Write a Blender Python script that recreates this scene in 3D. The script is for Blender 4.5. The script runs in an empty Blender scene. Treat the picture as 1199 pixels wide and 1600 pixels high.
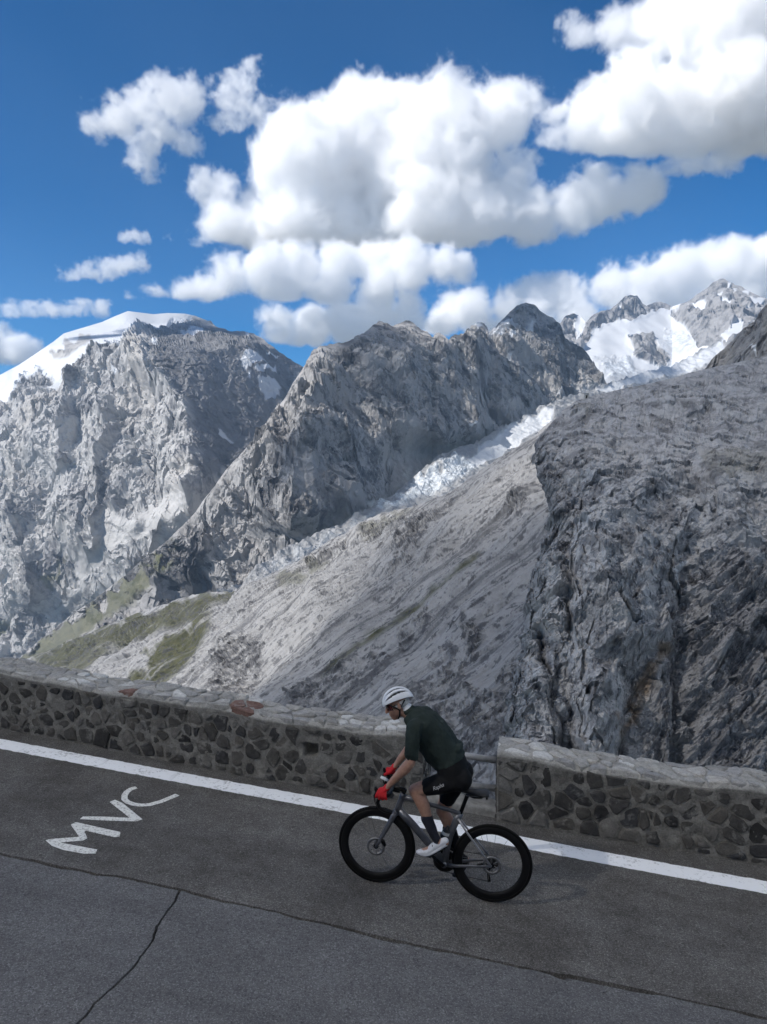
import bpy, bmesh, math, random
import numpy as np
from mathutils import Vector, Matrix

sc = bpy.context.scene
COL = sc.collection
R_ = math.radians

# ------------------------------------------------------------------ camera
FPX = 1202.0                     # focal length for a 1199 x 1600 frame
PITCH = R_(3.3)
CAMZ = 3.72                      # camera height over the road under the rear wheel
cam = bpy.data.cameras.new('camera')
cam.sensor_fit = 'VERTICAL'
cam.sensor_height = 36.0
cam.lens = 36.0 * FPX / 1600.0
cam.clip_start = 0.1
cam.clip_end = 60000.0
cam_ob = bpy.data.objects.new('camera', cam)
COL.objects.link(cam_ob)
cam_ob.location = (0, 0, CAMZ)
cam_ob.rotation_euler = (math.pi / 2 - PITCH, 0, 0)
sc.camera = cam_ob

# ------------------------------------------------------------------ sky, sun, exposure
SUN = np.array([-0.68, -0.34, 0.66]); SUN /= np.linalg.norm(SUN)
world = bpy.data.worlds.new('World')
sc.world = world
world.use_nodes = True
wn = world.node_tree
bg = wn.nodes['Background']
sky = wn.nodes.new('ShaderNodeTexSky')
sky.sky_type = 'NISHITA'
sky.sun_disc = False
sky.sun_elevation = math.asin(SUN[2])
sky.sun_rotation = math.atan2(SUN[0], SUN[1])
sky.altitude = 2700
sky.air_density = 1.0
sky.dust_density = 0.0
sky.ozone_density = 5.0
hsv = wn.nodes.new('ShaderNodeHueSaturation')
hsv.inputs['Saturation'].default_value = 1.42
wn.links.new(sky.outputs[0], hsv.inputs['Color'])
# below the horizon: flat glow stands in for sunlit land, brightens the cloud bases
geo = wn.nodes.new('ShaderNodeTexCoord'); sep = wn.nodes.new('ShaderNodeSeparateXYZ')
wn.links.new(geo.outputs['Generated'], sep.inputs[0])
lt = wn.nodes.new('ShaderNodeMath'); lt.operation = 'LESS_THAN'; lt.inputs[1].default_value = 0.0
wn.links.new(sep.outputs['Z'], lt.inputs[0])
mixw = wn.nodes.new('ShaderNodeMix'); mixw.data_type = 'RGBA'
wn.links.new(lt.outputs[0], mixw.inputs[0]); wn.links.new(hsv.outputs[0], mixw.inputs[6])
mixw.inputs[7].default_value = (2.3, 2.4, 2.3, 1)
wn.links.new(mixw.outputs[2], bg.inputs[0])
bg.inputs[1].default_value = 0.0665
sl = bpy.data.lights.new('sun', 'SUN')
sl.energy = 4.2
sl.angle = R_(0.53)
sl.color = (1.0, 0.955, 0.89)
sun_ob = bpy.data.objects.new('sun', sl)
COL.objects.link(sun_ob)
sun_ob.rotation_euler = Vector(SUN).to_track_quat('Z', 'Y').to_euler()
sc.view_settings.view_transform = 'Standard'
sc.view_settings.look = 'None'
sc.view_settings.exposure = 0.76
sc.view_settings.gamma = 1.0
sc.view_settings.use_curve_mapping = False
sc.cycles.max_bounces = 48
sc.cycles.volume_bounces = 40
sc.cycles.diffuse_bounces = 3
sc.cycles.glossy_bounces = 2
sc.cycles.transmission_bounces = 4
sc.cycles.transparent_max_bounces = 24
sc.cycles.use_denoising = True

# ------------------------------------------------------------------ small helpers
FWD = np.array([0, math.cos(PITCH), -math.sin(PITCH)])
UPV = np.array([0, math.sin(PITCH), math.cos(PITCH)])
CAM = np.array([0, 0, CAMZ])

def hray(x, y):
    """direction of the sight line through photograph point (x, y), scaled to one metre of ground distance"""
    x = np.asarray(x, float); y = np.asarray(y, float)
    a = (x - 599.5) / FPX; b = (800 - y) / FPX
    Y = FWD[1] + b * UPV[1]
    return a / Y, (FWD[2] + b * UPV[2]) / Y          # X/Y and (Z-CAMZ)/Y

def at(x, y, d):
    h, e = hray(x, y)
    return np.stack([h * d, np.broadcast_to(d, np.shape(h)) * 1.0, e * d + CAMZ], -1)

def tag(o, label=None, cat=None, group=None, kind=None):
    if label: o['label'] = label
    if cat: o['category'] = cat
    if group: o['group'] = group
    if kind: o['kind'] = kind
    return o

def link(name, me, mat=None, parent=None):
    o = bpy.data.objects.new(name, me)
    COL.objects.link(o)
    if mat is not None:
        me.materials.append(mat)
    if parent is not None:
        o.parent = parent
    return o

def empty(name, loc=(0, 0, 0)):
    o = bpy.data.objects.new(name, None)
    COL.objects.link(o)
    o.location = loc
    return o

def pydata(name, V, Fc, smooth=True):
    me = bpy.data.meshes.new(name)
    V = np.asarray(V, np.float32)
    if isinstance(Fc, np.ndarray) and Fc.ndim == 2:
        k = Fc.shape[1]; n = len(Fc)
        me.vertices.add(len(V)); me.vertices.foreach_set('co', V.ravel())
        me.loops.add(n * k); me.loops.foreach_set('vertex_index', Fc.astype(np.int32).ravel())
        me.polygons.add(n)
        me.polygons.foreach_set('loop_start', np.arange(0, n * k, k, dtype=np.int32))
        me.polygons.foreach_set('loop_total', np.full(n, k, np.int32))
        me.update(calc_edges=True)
    else:
        me.from_pydata([tuple(v) for v in V], [], [tuple(f) for f in Fc])
    me.polygons.foreach_set('use_smooth', np.full(len(me.polygons), smooth))
    me.update()
    return me

def grid_faces(nr, nc):
    i = np.arange(nr - 1)[:, None]; j = np.arange(nc - 1)[None, :]
    a = i * nc + j
    return np.stack([a, a + 1, a + nc + 1, a + nc], -1).reshape(-1, 4)

# gradient noise in numpy
_rg = np.random.default_rng(11)
_G = _rg.normal(size=(256, 3)); _G /= np.linalg.norm(_G, axis=1)[:, None]; _G = _G.astype(np.float32)
_PM = np.concatenate([_rg.permutation(256)] * 3).astype(np.int32)

def pn(x, y, z):
    x = np.asarray(x, np.float32); y = np.asarray(y, np.float32); z = np.asarray(z, np.float32)
    xi = np.floor(x).astype(np.int32); yi = np.floor(y).astype(np.int32); zi = np.floor(z).astype(np.int32)
    fx = x - xi; fy = y - yi; fz = z - zi
    u = fx * fx * fx * (fx * (fx * 6 - 15) + 10); v = fy * fy * fy * (fy * (fy * 6 - 15) + 10); w = fz * fz * fz * (fz * (fz * 6 - 15) + 10)
    xi &= 255; yi &= 255; zi &= 255
    def g(dx, dy, dz):
        h = _PM[_PM[_PM[xi + dx] + yi + dy] + zi + dz]
        gr = _G[h]
        return gr[..., 0] * (fx - dx) + gr[..., 1] * (fy - dy) + gr[..., 2] * (fz - dz)
    a = g(0, 0, 0); a = a + u * (g(1, 0, 0) - a)
    b = g(0, 1, 0); b = b + u * (g(1, 1, 0) - b)
    c = g(0, 0, 1); c = c + u * (g(1, 0, 1) - c)
    d = g(0, 1, 1); d = d + u * (g(1, 1, 1) - d)
    a = a + v * (b - a); c = c + v * (d - c)
    return (a + w * (c - a)) * 1.6

def fbm(p, n, gain=0.5, lac=2.07):
    s = np.zeros(p.shape[:-1], np.float32); a = 1.0; k = 1.0
    for o in range(n):
        s += a * pn(p[..., 0] * k + 3.1 * o, p[..., 1] * k + 7.7 * o, p[..., 2] * k - 5.3 * o); a *= gain; k *= lac
    return s

def ridged(p, n, gain=0.52, lac=2.05, sharp=1.6):
    s = np.zeros(p.shape[:-1], np.float32); a = 1.0; k = 1.0; w = np.ones_like(s)
    for o in range(n):
        r = 1 - np.abs(pn(p[..., 0] * k + 9.1 * o, p[..., 1] * k - 4.7 * o, p[..., 2] * k + 2.3 * o))
        r = np.clip(r, 0, 1) ** sharp
        s += a * r * w
        w = np.clip(r * 1.4, 0, 1); a *= gain; k *= lac
    return s

_CJ = _rg.random((256, 3)).astype(np.float32) * 0.7 + 0.15
def facet(p, tilt=1.0):
    """height of a surface broken into tilted planar facets, one per random cell"""
    b = np.floor(p - 0.5).astype(np.int32)
    best = np.full(p.shape[:-1], 1e9, np.float32); val = np.zeros(p.shape[:-1], np.float32)
    p = p.astype(np.float32)
    for dx in (0, 1):
        for dy in (0, 1):
            for dz in (0, 1):
                c = b + np.array([dx, dy, dz], np.int32)
                h = _PM[_PM[_PM[c[..., 0] & 255] + (c[..., 1] & 255)] + (c[..., 2] & 255)]
                q = p - c - _CJ[h]
                d = (q * q).sum(-1)
                v = (q * _G[h]).sum(-1) * tilt + _CJ[h, 0] * 0.6 - 0.3
                m = d < best
                best = np.where(m, d, best); val = np.where(m, v, val)
    return val

def sstep(a, b, x):
    t = np.clip((x - a) / (b - a), 0, 1)
    return t * t * (3 - 2 * t)

def poly_sd(x, y, poly):
    """signed distance to a polygon, positive inside"""
    P = np.asarray(poly, float); n = len(P)
    d2 = np.full(np.shape(x), 1e18); inside = np.zeros(np.shape(x), bool)
    for i in range(n):
        ax, ay = P[i]; bx, by = P[(i + 1) % n]
        ex, ey = bx - ax, by - ay
        t = np.clip(((x - ax) * ex + (y - ay) * ey) / (ex * ex + ey * ey + 1e-9), 0, 1)
        d2 = np.minimum(d2, (x - ax - t * ex) ** 2 + (y - ay - t * ey) ** 2)
        if ay != by:
            c = ((ay > y) != (by > y)) & (x < (bx - ax) * (y - ay) / (by - ay) + ax)
            inside ^= c
    return np.where(inside, 1, -1) * np.sqrt(d2)

def line_sd(x, y, pts):
    """distance to a polyline and the signed horizontal offset from it"""
    P = np.asarray(pts, float)
    d2 = np.full(np.shape(x), 1e18)
    for i in range(len(P) - 1):
        ax, ay = P[i]; ex, ey = P[i + 1] - P[i]
        t = np.clip(((x - ax) * ex + (y - ay) * ey) / (ex * ex + ey * ey + 1e-9), 0, 1)
        d2 = np.minimum(d2, (x - ax - t * ex) ** 2 + (y - ay - t * ey) ** 2)
    return np.sqrt(d2)

def interp(pts, x):
    P = np.asarray(sorted(pts), float)
    return np.interp(x, P[:, 0], P[:, 1])

# ------------------------------------------------------------------ material helpers
class NT:
    def __init__(self, name):
        self.m = bpy.data.materials.new(name)
        self.m.use_nodes = True
        self.t = self.m.node_tree
        self.b = self.t.nodes['Principled BSDF']
        self.out = self.t.nodes['Material Output']
    def n(self, typ, **kw):
        nd = self.t.nodes.new(typ)
        for k, v in kw.items():
            if k in nd.inputs.keys(): nd.inputs[k].default_value = v
            else: setattr(nd, k, v)
        return nd
    def l(self, a, b): self.t.links.new(a, b)
    def val(self, sock, v):
        if hasattr(v, 'is_linked') or isinstance(v, bpy.types.NodeSocket): self.l(v, sock)
        else: sock.default_value = v
    def coord(self, which='Object', scale=None, rot=None):
        c = self.n('ShaderNodeTexCoord').outputs[which]
        if scale is not None or rot is not None:
            for key, v in (('Rotation', rot), ('Scale', scale)):
                if v is None: continue
                mp = self.n('ShaderNodeMapping'); mp.inputs[key].default_value = v
                self.l(c, mp.inputs[0]); c = mp.outputs[0]
        return c
    def noise(self, vec, scale, detail=6, rough=0.55, dist=0.0, out='Fac'):
        nd = self.n('ShaderNodeTexNoise')
        nd.inputs['Scale'].default_value = scale; nd.inputs['Detail'].default_value = detail
        nd.inputs['Roughness'].default_value = rough; nd.inputs['Distortion'].default_value = dist
        self.l(vec, nd.inputs['Vector'])
        return nd.outputs[out]
    def ramp(self, fac, stops):
        nd = self.n('ShaderNodeValToRGB')
        el = nd.color_ramp.elements
        while len(el) < len(stops): el.new(0.5)
        for e, (p, c) in zip(el, stops):
            e.position = p
            e.color = (c, c, c, 1) if not hasattr(c, '__len__') else (*c, 1)
        self.l(fac, nd.inputs[0])
        return nd.outputs[0]
    def mix(self, fac, a, b, mode='MIX'):
        nd = self.n('ShaderNodeMix'); nd.data_type = 'RGBA'; nd.blend_type = mode
        self.val(nd.inputs[0], fac)
        for s, v in ((nd.inputs[6], a), (nd.inputs[7], b)):
            if isinstance(v, bpy.types.NodeSocket): self.l(v, s)
            else: s.default_value = (v, v, v, 1) if not hasattr(v, '__len__') else (*v, 1)
        return nd.outputs[2]
    def math(self, op, a, b=0.0, clamp=False):
        nd = self.n('ShaderNodeMath'); nd.operation = op; nd.use_clamp = clamp
        self.val(nd.inputs[0], a); self.val(nd.inputs[1], b)
        return nd.outputs[0]
    def attr(self, name):
        return self.n('ShaderNodeAttribute', attribute_name=name).outputs['Fac']
    def bump(self, h, dist, strength=1.0):
        nd = self.n('ShaderNodeBump')
        nd.inputs['Distance'].default_value = dist; nd.inputs['Strength'].default_value = strength
        self.l(h, nd.inputs['Height']); self.l(nd.outputs[0], self.b.inputs['Normal'])
    def base(self, c, rough=0.8, metal=0.0, spec=0.3):
        s = self.b.inputs['Base Color']
        if isinstance(c, bpy.types.NodeSocket): self.l(c, s)
        else: s.default_value = (*c, 1) if hasattr(c, '__len__') else (c, c, c, 1)
        self.val(self.b.inputs['Roughness'], rough)
        self.b.inputs['Metallic'].default_value = metal
        self.b.inputs['Specular IOR Level'].default_value = spec
        return self.m

def rock_mat(name, size, dark, mid, light, tint, strata=None, grass=None, bumpd=None, snow=(0.58, 0.60, 0.63)):
    """fractured alpine rock; size is the length in metres of its main colour patches. Snow, ice, scree and grass come from the vertex attributes of the terrain."""
    cool = lambda c: (c[0] * 0.975, c[1] * 0.985, c[2] * 1.025)
    dark, mid, light = cool(dark), cool(mid), cool(light)
    t = NT(name)
    co = t.coord('Object')
    k = 1.0 / size
    a = t.noise(co, k * 0.45, 9, 0.62, 0.6)
    b = t.noise(co, k * 2.3, 8, 0.66, 0.9)
    c = t.noise(co, k * 9.0, 5, 0.6, 0.4)
    if strata:
        cs = t.coord('Object', scale=strata[1], rot=strata[0])
        b2 = t.noise(cs, k * 2.0, 7, 0.62, 0.8)
        b = t.math('ADD', t.math('MULTIPLY', b, 0.45), t.math('MULTIPLY', b2, 0.55))
    vz = t.n('ShaderNodeTexVoronoi'); vz.inputs['Scale'].default_value = k * 3.2; vz.inputs['Detail'].default_value = 2.0
    wv = t.n('ShaderNodeVectorMath'); wv.operation = 'MULTIPLY_ADD'; nv = t.noise(co, k * 3.0, 4, 0.6, 0.0, 'Color')
    t.l(nv, wv.inputs[0]); wv.inputs[1].default_value = (size * 0.5,) * 3; t.l(co, wv.inputs[2]); t.l(wv.outputs[0], vz.inputs['Vector'])
    vs = t.n('ShaderNodeSeparateColor'); t.l(vz.outputs['Color'], vs.inputs[0])
    m = t.math('ADD', t.math('MULTIPLY', a, 0.34), t.math('ADD', t.math('MULTIPLY', b, 0.36), t.math('ADD', t.math('MULTIPLY', c, 0.18), t.math('MULTIPLY', vs.outputs[0], 0.12))))
    col = t.ramp(m, [(0.40, dark), (0.475, mid), (0.56, light)])
    tn = t.ramp(t.noise(co, k * 0.8, 4, 0.5), [(0.45, 0.0), (0.68, 1.0)])
    col = t.mix(t.math('MULTIPLY', tn, 0.40), col, t.mix(1.0, col, tint, 'MULTIPLY'))
    scree = t.attr('scree')
    sc_col = t.ramp(t.noise(co, k * 4.0, 8, 0.7), [(0.3, tuple(0.80 * v for v in light)), (0.7, tuple(min(1.0, 1.12 * v) for v in light))])
    col = t.mix(scree, col, sc_col)
    if grass:
        g = t.ramp(t.noise(co, k * 5.0, 6, 0.6), [(0.3, grass[0]), (0.7, grass[1])])
        col = t.mix(t.attr('grass'), col, g)
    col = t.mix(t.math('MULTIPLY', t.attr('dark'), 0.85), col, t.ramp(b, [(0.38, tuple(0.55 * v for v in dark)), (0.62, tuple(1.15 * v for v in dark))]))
    iron = t.attr('iron')
    col = t.mix(iron, col, (0.19, 0.135, 0.085))
    ice = t.attr('ice')
    icc = t.ramp(t.noise(co, k * 5.0, 6, 0.7, 1.0), [(0.36, (0.30, 0.31, 0.33)), (0.50, (0.52, 0.56, 0.60)), (0.62, (0.74, 0.78, 0.82))])
    col = t.mix(ice, col, icc)
    sn = t.attr('snow')
    snc = t.ramp(t.noise(co, k * 0.9, 5, 0.6), [(0.3, tuple(0.86 * v for v in snow)), (0.65, snow)])
    col = t.mix(sn, col, snc)
    t.base(col, 0.92, 0, 0.15)
    if bumpd:
        h = t.math('ADD', t.noise(co, k * 6.0, 8, 0.68, 0.5), t.math('MULTIPLY', t.noise(co, k * 2.0, 4, 0.6), 1.5))
        t.bump(h, bumpd, 0.9)
    return t.m

# ------------------------------------------------------------------ terrain
def relief(name, xg, yg, depth, disp, direction, mat, masks, back=None, label=None, shift=0.0, smooth=False):
    """a mountain face: (xg, yg) say where in the view each vertex of the face stands, depth how far away it is, disp how far the rock
    stands out along direction; a back slope is added behind the crest"""
    P = at(xg, yg, depth)
    P = P + disp[..., None] * np.asarray(direction, float)
    nr, nc = xg.shape
    nb = 0
    if back:
        top = P[0]
        rows = []
        for q in back:                      # (run back, drop) pairs
            r = top.copy()
            v = top[:, :2] / np.linalg.norm(top[:, :2], axis=1)[:, None]
            r[:, :2] += v * q[0]; r[:, 2] -= q[1]; r[:, 0] += shift * q[0]
            rows.append(r)
        P = np.concatenate([np.stack(rows[::-1]), P], 0); nb = len(rows)
    me = pydata(name, P.reshape(-1, 3), grid_faces(nr + nb, nc)[:, ::-1], smooth=smooth)
    for k in ('snow', 'ice', 'scree', 'grass', 'iron', 'dark'):
        m = masks.get(k)
        if m is None: continue
        if nb: m = np.concatenate([np.repeat(m[:1], nb, 0), m], 0)
        at_ = me.attributes.new(k, 'FLOAT', 'POINT')
        at_.data.foreach_set('value', np.clip(m, 0, 1).astype(np.float32).ravel())
    o = link(name, me, mat)
    tag(o, kind='structure')
    if label: o['label'] = label
    return o

def face_grid(x0, x1, nc, top, bot, nr, pw=1.0):
    x = np.linspace(x0, x1, nc)
    t = np.linspace(0, 1, nr)[:, None] ** pw
    yt = interp(top, x); yb = interp(bot, x)
    return np.broadcast_to(x, (nr, nc)).copy(), yt + (yb - yt) * t, t

def slope_depth(x, y, crest_d, top, s, soft=0):
    """depth of a face of gradient s that runs down towards us from its crest"""
    dc = interp(crest_d, x)
    yc = interp(top, x)
    if soft:                                       # even out the crest so that single peaks do not groove the whole face
        k = np.ones(2 * soft + 1) / (2 * soft + 1)
        yc = np.broadcast_to(np.convolve(np.pad(yc[0], soft, 'edge'), k, 'valid') - 4, yc.shape)
    _, ec = hray(x, yc); _, e = hray(x, y)
    return dc * (ec - s) / (np.minimum(e, ec) - s)

def jag(x, amp, scale, seed):
    p = np.stack([x * scale, np.full_like(x, seed), np.zeros_like(x)], -1)
    return amp * fbm(p, 5, 0.55)
# ---- the big snow-capped mountain on the far side of the valley
def build_far_mountain():
    top = [(-60, 628), (0, 586), (30, 570), (60, 550), (85, 533), (100, 521), (130, 512), (160, 503), (180, 494), (200, 486), (215, 488), (240, 491), (262, 489), (290, 490),
           (305, 493), (318, 499), (330, 502), (338, 510), (347, 513), (362, 518), (380, 518), (397, 521), (412, 530), (430, 545), (450, 559), (470, 571), (500, 590), (560, 640)]
    bot = [(-60, 1090), (40, 1050), (100, 1010), (180, 940), (300, 830), (400, 735), (470, 660), (560, 700)]
    X, Y, t = face_grid(-60, 520, 500, top, bot, 470)
    Y[0] += jag(X[0], 1.8, 0.09, 1.0) * sstep(300, 330, X[0])
    cd = [(-60, 4700), (100, 5100), (215, 5300), (320, 5500), (470, 6000), (560, 6200)]
    D = slope_depth(X, Y, cd, top, 0.95, 10)
    # spurs and the steep face that turns away from the sun on their right
    warp = 14 * fbm(np.stack([X * 0.012, Y * 0.012, X * 0], -1), 4)
    def spur(pts, A, wl, wr, y0, y1, fade=60):
        P = sorted((p[1], p[0]) for p in pts)
        xr = np.interp(Y, [p[0] for p in P], [p[1] for p in P]) + warp
        u = X - xr
        f = np.where(u < 0, np.exp(-np.abs(u) / wl), np.exp(-np.abs(u) / wr) if wr > 0 else np.clip(1 + u / -wr, 0, 1))
        return -A * f * sstep(y0, y0 + 40, Y) * (1 - sstep(y1 - fade, y1, Y))
    D = D + spur([(212, 515), (222, 560), (262, 600), (290, 640), (300, 690), (312, 740), (300, 790)], 1500, 200, -175, 505, 1060, 330)
    D = D + spur([(120, 560), (110, 600), (95, 640), (85, 700)], 260, 70, 26, 560, 760)
    D = D + spur([(150, 600), (165, 680), (150, 760), (140, 820)], 170, 60, 20, 600, 900)
    D = D + spur([(60, 640), (30, 700), (20, 800), (40, 900)], 180, 60, 30, 600, 980)
    D = D + spur([(255, 800), (230, 860), (190, 920)], 160, 70, 30, 780, 980)
    P = at(X, Y, D)
    snow_poly = [(-80, 660), (0, 646), (22, 628), (38, 596), (60, 580), (78, 592), (70, 606), (100, 598), (120, 572), (150, 556), (190, 540), (205, 524), (225, 512),
                 (252, 520), (270, 508), (300, 498), (308, 492), (290, 480), (200, 470), (90, 500), (-80, 590)]
    w = 6 * fbm(np.stack([X * 0.05, Y * 0.05, X * 0], -1), 4)
    sd = poly_sd(X + w, Y + w * 0.6, snow_poly)
    snow = sstep(-2.0, 2.0, sd)
    rocky = [(88, 544), (110, 530), (140, 524), (152, 528), (128, 545), (104, 560), (86, 562)]
    snow *= 1 - sstep(-3, 3, poly_sd(X + w, Y + w, rocky) - 2 + 1.2 * w)
    for pl in ([(280, 519), (300, 513), (318, 512), (320, 524), (300, 527)], [(370, 563), (392, 553), (410, 560), (420, 572), (400, 572), (385, 577), (380, 566)],
               [(398, 578), (432, 576), (434, 588), (412, 590)], [(418, 556), (436, 555), (436, 560), (420, 560)], [(408, 600), (430, 596), (442, 612), (438, 626), (414, 628), (406, 612)],
               [(384, 517), (390, 518), (390, 530), (386, 527)], [(175, 577), (186, 578), (188, 588), (178, 588)], [(386, 584), (394, 586), (392, 594), (385, 592)],
               [(236, 528), (246, 530), (246, 536), (234, 533)], [(345, 675), (366, 690), (360, 692), (345, 682)]):
        snow = np.maximum(snow, sstep(-1.5, 1.5, poly_sd(X + 0.8 * w, Y + 0.6 * w, pl) + 0.4 * w))
    rough = (1 - 0.93 * sstep(-2, 10, sd))
    q = P / 900.0
    gull = np.stack([P[..., 0] / 330, P[..., 1] / 700, P[..., 2] / 900], -1)
    wq = 0.35 * fbm(q * 2, 4)[..., None]
    disp = 70 * (ridged(gull + wq, 5, 0.48) - 1.0) + 24 * facet(np.stack([P[..., 0] / 200, P[..., 1] / 200, P[..., 2] / 120], -1) + 0.4 * wq) + 24 * facet(P / 80.0 + 0.5 * wq) + 10 * facet(P / 32.0) + 9 * (ridged(P / 60.0 + wq, 4, 0.6) - 1.0)
    disp += 30 * fbm(P / 420.0, 4)
    disp *= sstep(0, 0.06, t) * 0.90 + 0.10
    face_shade = sstep(-4, 12, poly_sd(X + w, Y + w, [(222, 520), (330, 500), (400, 515), (480, 570), (450, 640), (390, 720), (310, 770), (308, 700), (298, 645), (262, 600), (235, 560)]))
    disp *= rough * (1 - 0.45 * face_shade)
    scree = sstep(0, 8, poly_sd(X + w, Y + w, [(110, 900), (150, 815), (165, 800), (215, 800), (250, 770), (300, 760), (310, 790), (260, 830), (190, 860), (140, 910), (95, 960), (70, 970)]) + 2 * w) * 0.9
    disp *= 1 - 0.75 * scree
    grass = 0.75 * sstep(-2, 6, poly_sd(X + w, Y + w, [(66, 915), (100, 860), (105, 862), (80, 920)])) + 0.8 * sstep(-3, 8, poly_sd(X, Y, [(-60, 960), (10, 960), (20, 980), (-10, 1000), (-60, 1000)]))
    ice = np.zeros_like(X)
    mat = rock_mat('far_mountain_rock', 260, (0.10, 0.10, 0.105), (0.235, 0.23, 0.226), (0.40, 0.392, 0.375), (1.0, 0.93, 0.84),
                   strata=((0.3, 0.5, 0.2), (0.5, 0.5, 2.2)), grass=((0.08, 0.085, 0.045), (0.13, 0.13, 0.07)))
    relief('mountain', X, Y, D, disp, (-0.15, -0.65, 0.75), mat, dict(snow=snow, scree=scree, grass=grass, ice=ice, dark=0.85 * face_shade + 0.16 * sstep(0.15, 0.55, fbm(gull * 1.6 + wq, 5)) * (1 - scree)),  # right face darkened in colour for its shade; bands are the rock's own
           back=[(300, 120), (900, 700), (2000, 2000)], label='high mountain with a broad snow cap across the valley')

# ---- the snow range at the head of the valley
def build_snow_range():
    top = [(820, 520), (860, 512), (875, 506), (885, 492), (897, 490), (908, 494), (916, 504), (922, 497), (940, 486), (955, 484), (968, 472), (975, 464), (985, 461), (996, 463), (1005, 475), (1010, 478), (1022, 473), (1030, 471),
           (1040, 473), (1050, 479), (1060, 476), (1075, 470), (1090, 460), (1105, 450), (1115, 441), (1124, 436), (1132, 437), (1145, 442), (1160, 449), (1175, 457), (1190, 464), (1210, 470), (1260, 480)]
    bot = [(820, 660), (900, 650), (960, 625), (1100, 610), (1260, 610)]
    X, Y, t = face_grid(820, 1250, 420, top, bot, 190)
    Y[0] += jag(X[0], 1.2, 0.12, 5.0)
    cd = [(820, 5600), (910, 5900), (985, 6200), (1050, 6500), (1124, 6200), (1250, 6000)]
    D = slope_depth(X, Y, cd, top, 0.62, 60)
    w = 4 * fbm(np.stack([X * 0.06, Y * 0.06, X * 0], -1), 4)
    rock1 = [(900, 540), (915, 505), (925, 478), (985, 440), (1008, 470), (1010, 486), (985, 500), (962, 498), (940, 506), (928, 516), (916, 536), (905, 560), (870, 560), (820, 600), (820, 480), (900, 480)]
    rock2 = [(1048, 490), (1060, 476), (1124, 420), (1260, 450), (1260, 620), (1150, 600), (1128, 542), (1105, 540), (1092, 542), (1080, 525), (1070, 508), (1055, 497)]
    rock3 = [(984, 528), (1000, 522), (1020, 525), (1032, 545), (1050, 560), (1040, 572), (1015, 566), (990, 555)]
    rock4 = [(1004, 474), (1030, 468), (1052, 478), (1048, 484), (1030, 480), (1012, 486)]
    sd = np.maximum.reduce([poly_sd(X + w, Y + w, r) for r in (rock1, rock2, rock3, rock4)])
    rk = sstep(-1.5, 1.5, sd)
    for pl in ([(1078, 478), (1100, 470), (1106, 476), (1098, 488), (1084, 482)], [(1118, 460), (1132, 456), (1126, 466), (1120, 466)], [(1128, 468), (1144, 466), (1140, 474), (1128, 474)],
               [(1170, 464), (1196, 466), (1190, 476), (1176, 474)], [(1164, 476), (1182, 478), (1180, 484), (1166, 482)], [(1126, 524), (1150, 500), (1162, 504), (1160, 520), (1136, 536)],
               [(1158, 452), (1174, 454), (1172, 460), (1160, 456)], [(1138, 444), (1144, 442), (1142, 450), (1136, 450)], [(966, 478), (972, 470), (970, 484), (965, 488)], [(1145, 452), (1152, 450), (1150, 456), (1146, 457)]):
        rk *= 1 - sstep(-1, 1.5, poly_sd(X + 0.7 * w, Y + 0.7 * w, pl) + 0.3 * w)
    D = D - 130 * sstep(-10, 26, sd)
    P = at(X, Y, D)
    greyice = sstep(0, 14, poly_sd(X + w, Y + w, [(920, 556), (985, 555), (1010, 575), (1018, 585), (960, 602), (945, 600)]) + w) + \
        sstep(0, 12, poly_sd(X + w, Y + w, [(1025, 522), (1068, 508), (1085, 530), (1095, 548), (1060, 560), (1040, 550)]) + w)
    snow = (1 - rk)
    ice = np.clip(greyice, 0, 1) * (1 - rk) * 0.85
    snow = snow * (1 - ice)
    disp = rk * (50 * (ridged(P / 420.0, 5, 0.5) - 1.0) + 30 * facet(P / 150.0) + 30 * fbm(P / 90.0, 3)) + (1 - rk) * (30 * fbm(P / 520.0, 3) + ice * 12 * ridged(P / 160.0, 4))
    disp *= sstep(0, 0.08, t) * 0.85 + 0.15
    mat = rock_mat('snow_range_rock', 220, (0.10, 0.10, 0.11), (0.17, 0.17, 0.17), (0.27, 0.265, 0.26), (0.95, 0.92, 0.88))
    relief('mountain', X, Y, D, disp, (-0.1, -0.6, 0.79), mat, dict(snow=snow, ice=ice), back=[(300, 160), (1000, 900), (1600, 2000)],
           label='snowy peaks and glacier at the head of the valley')

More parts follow.
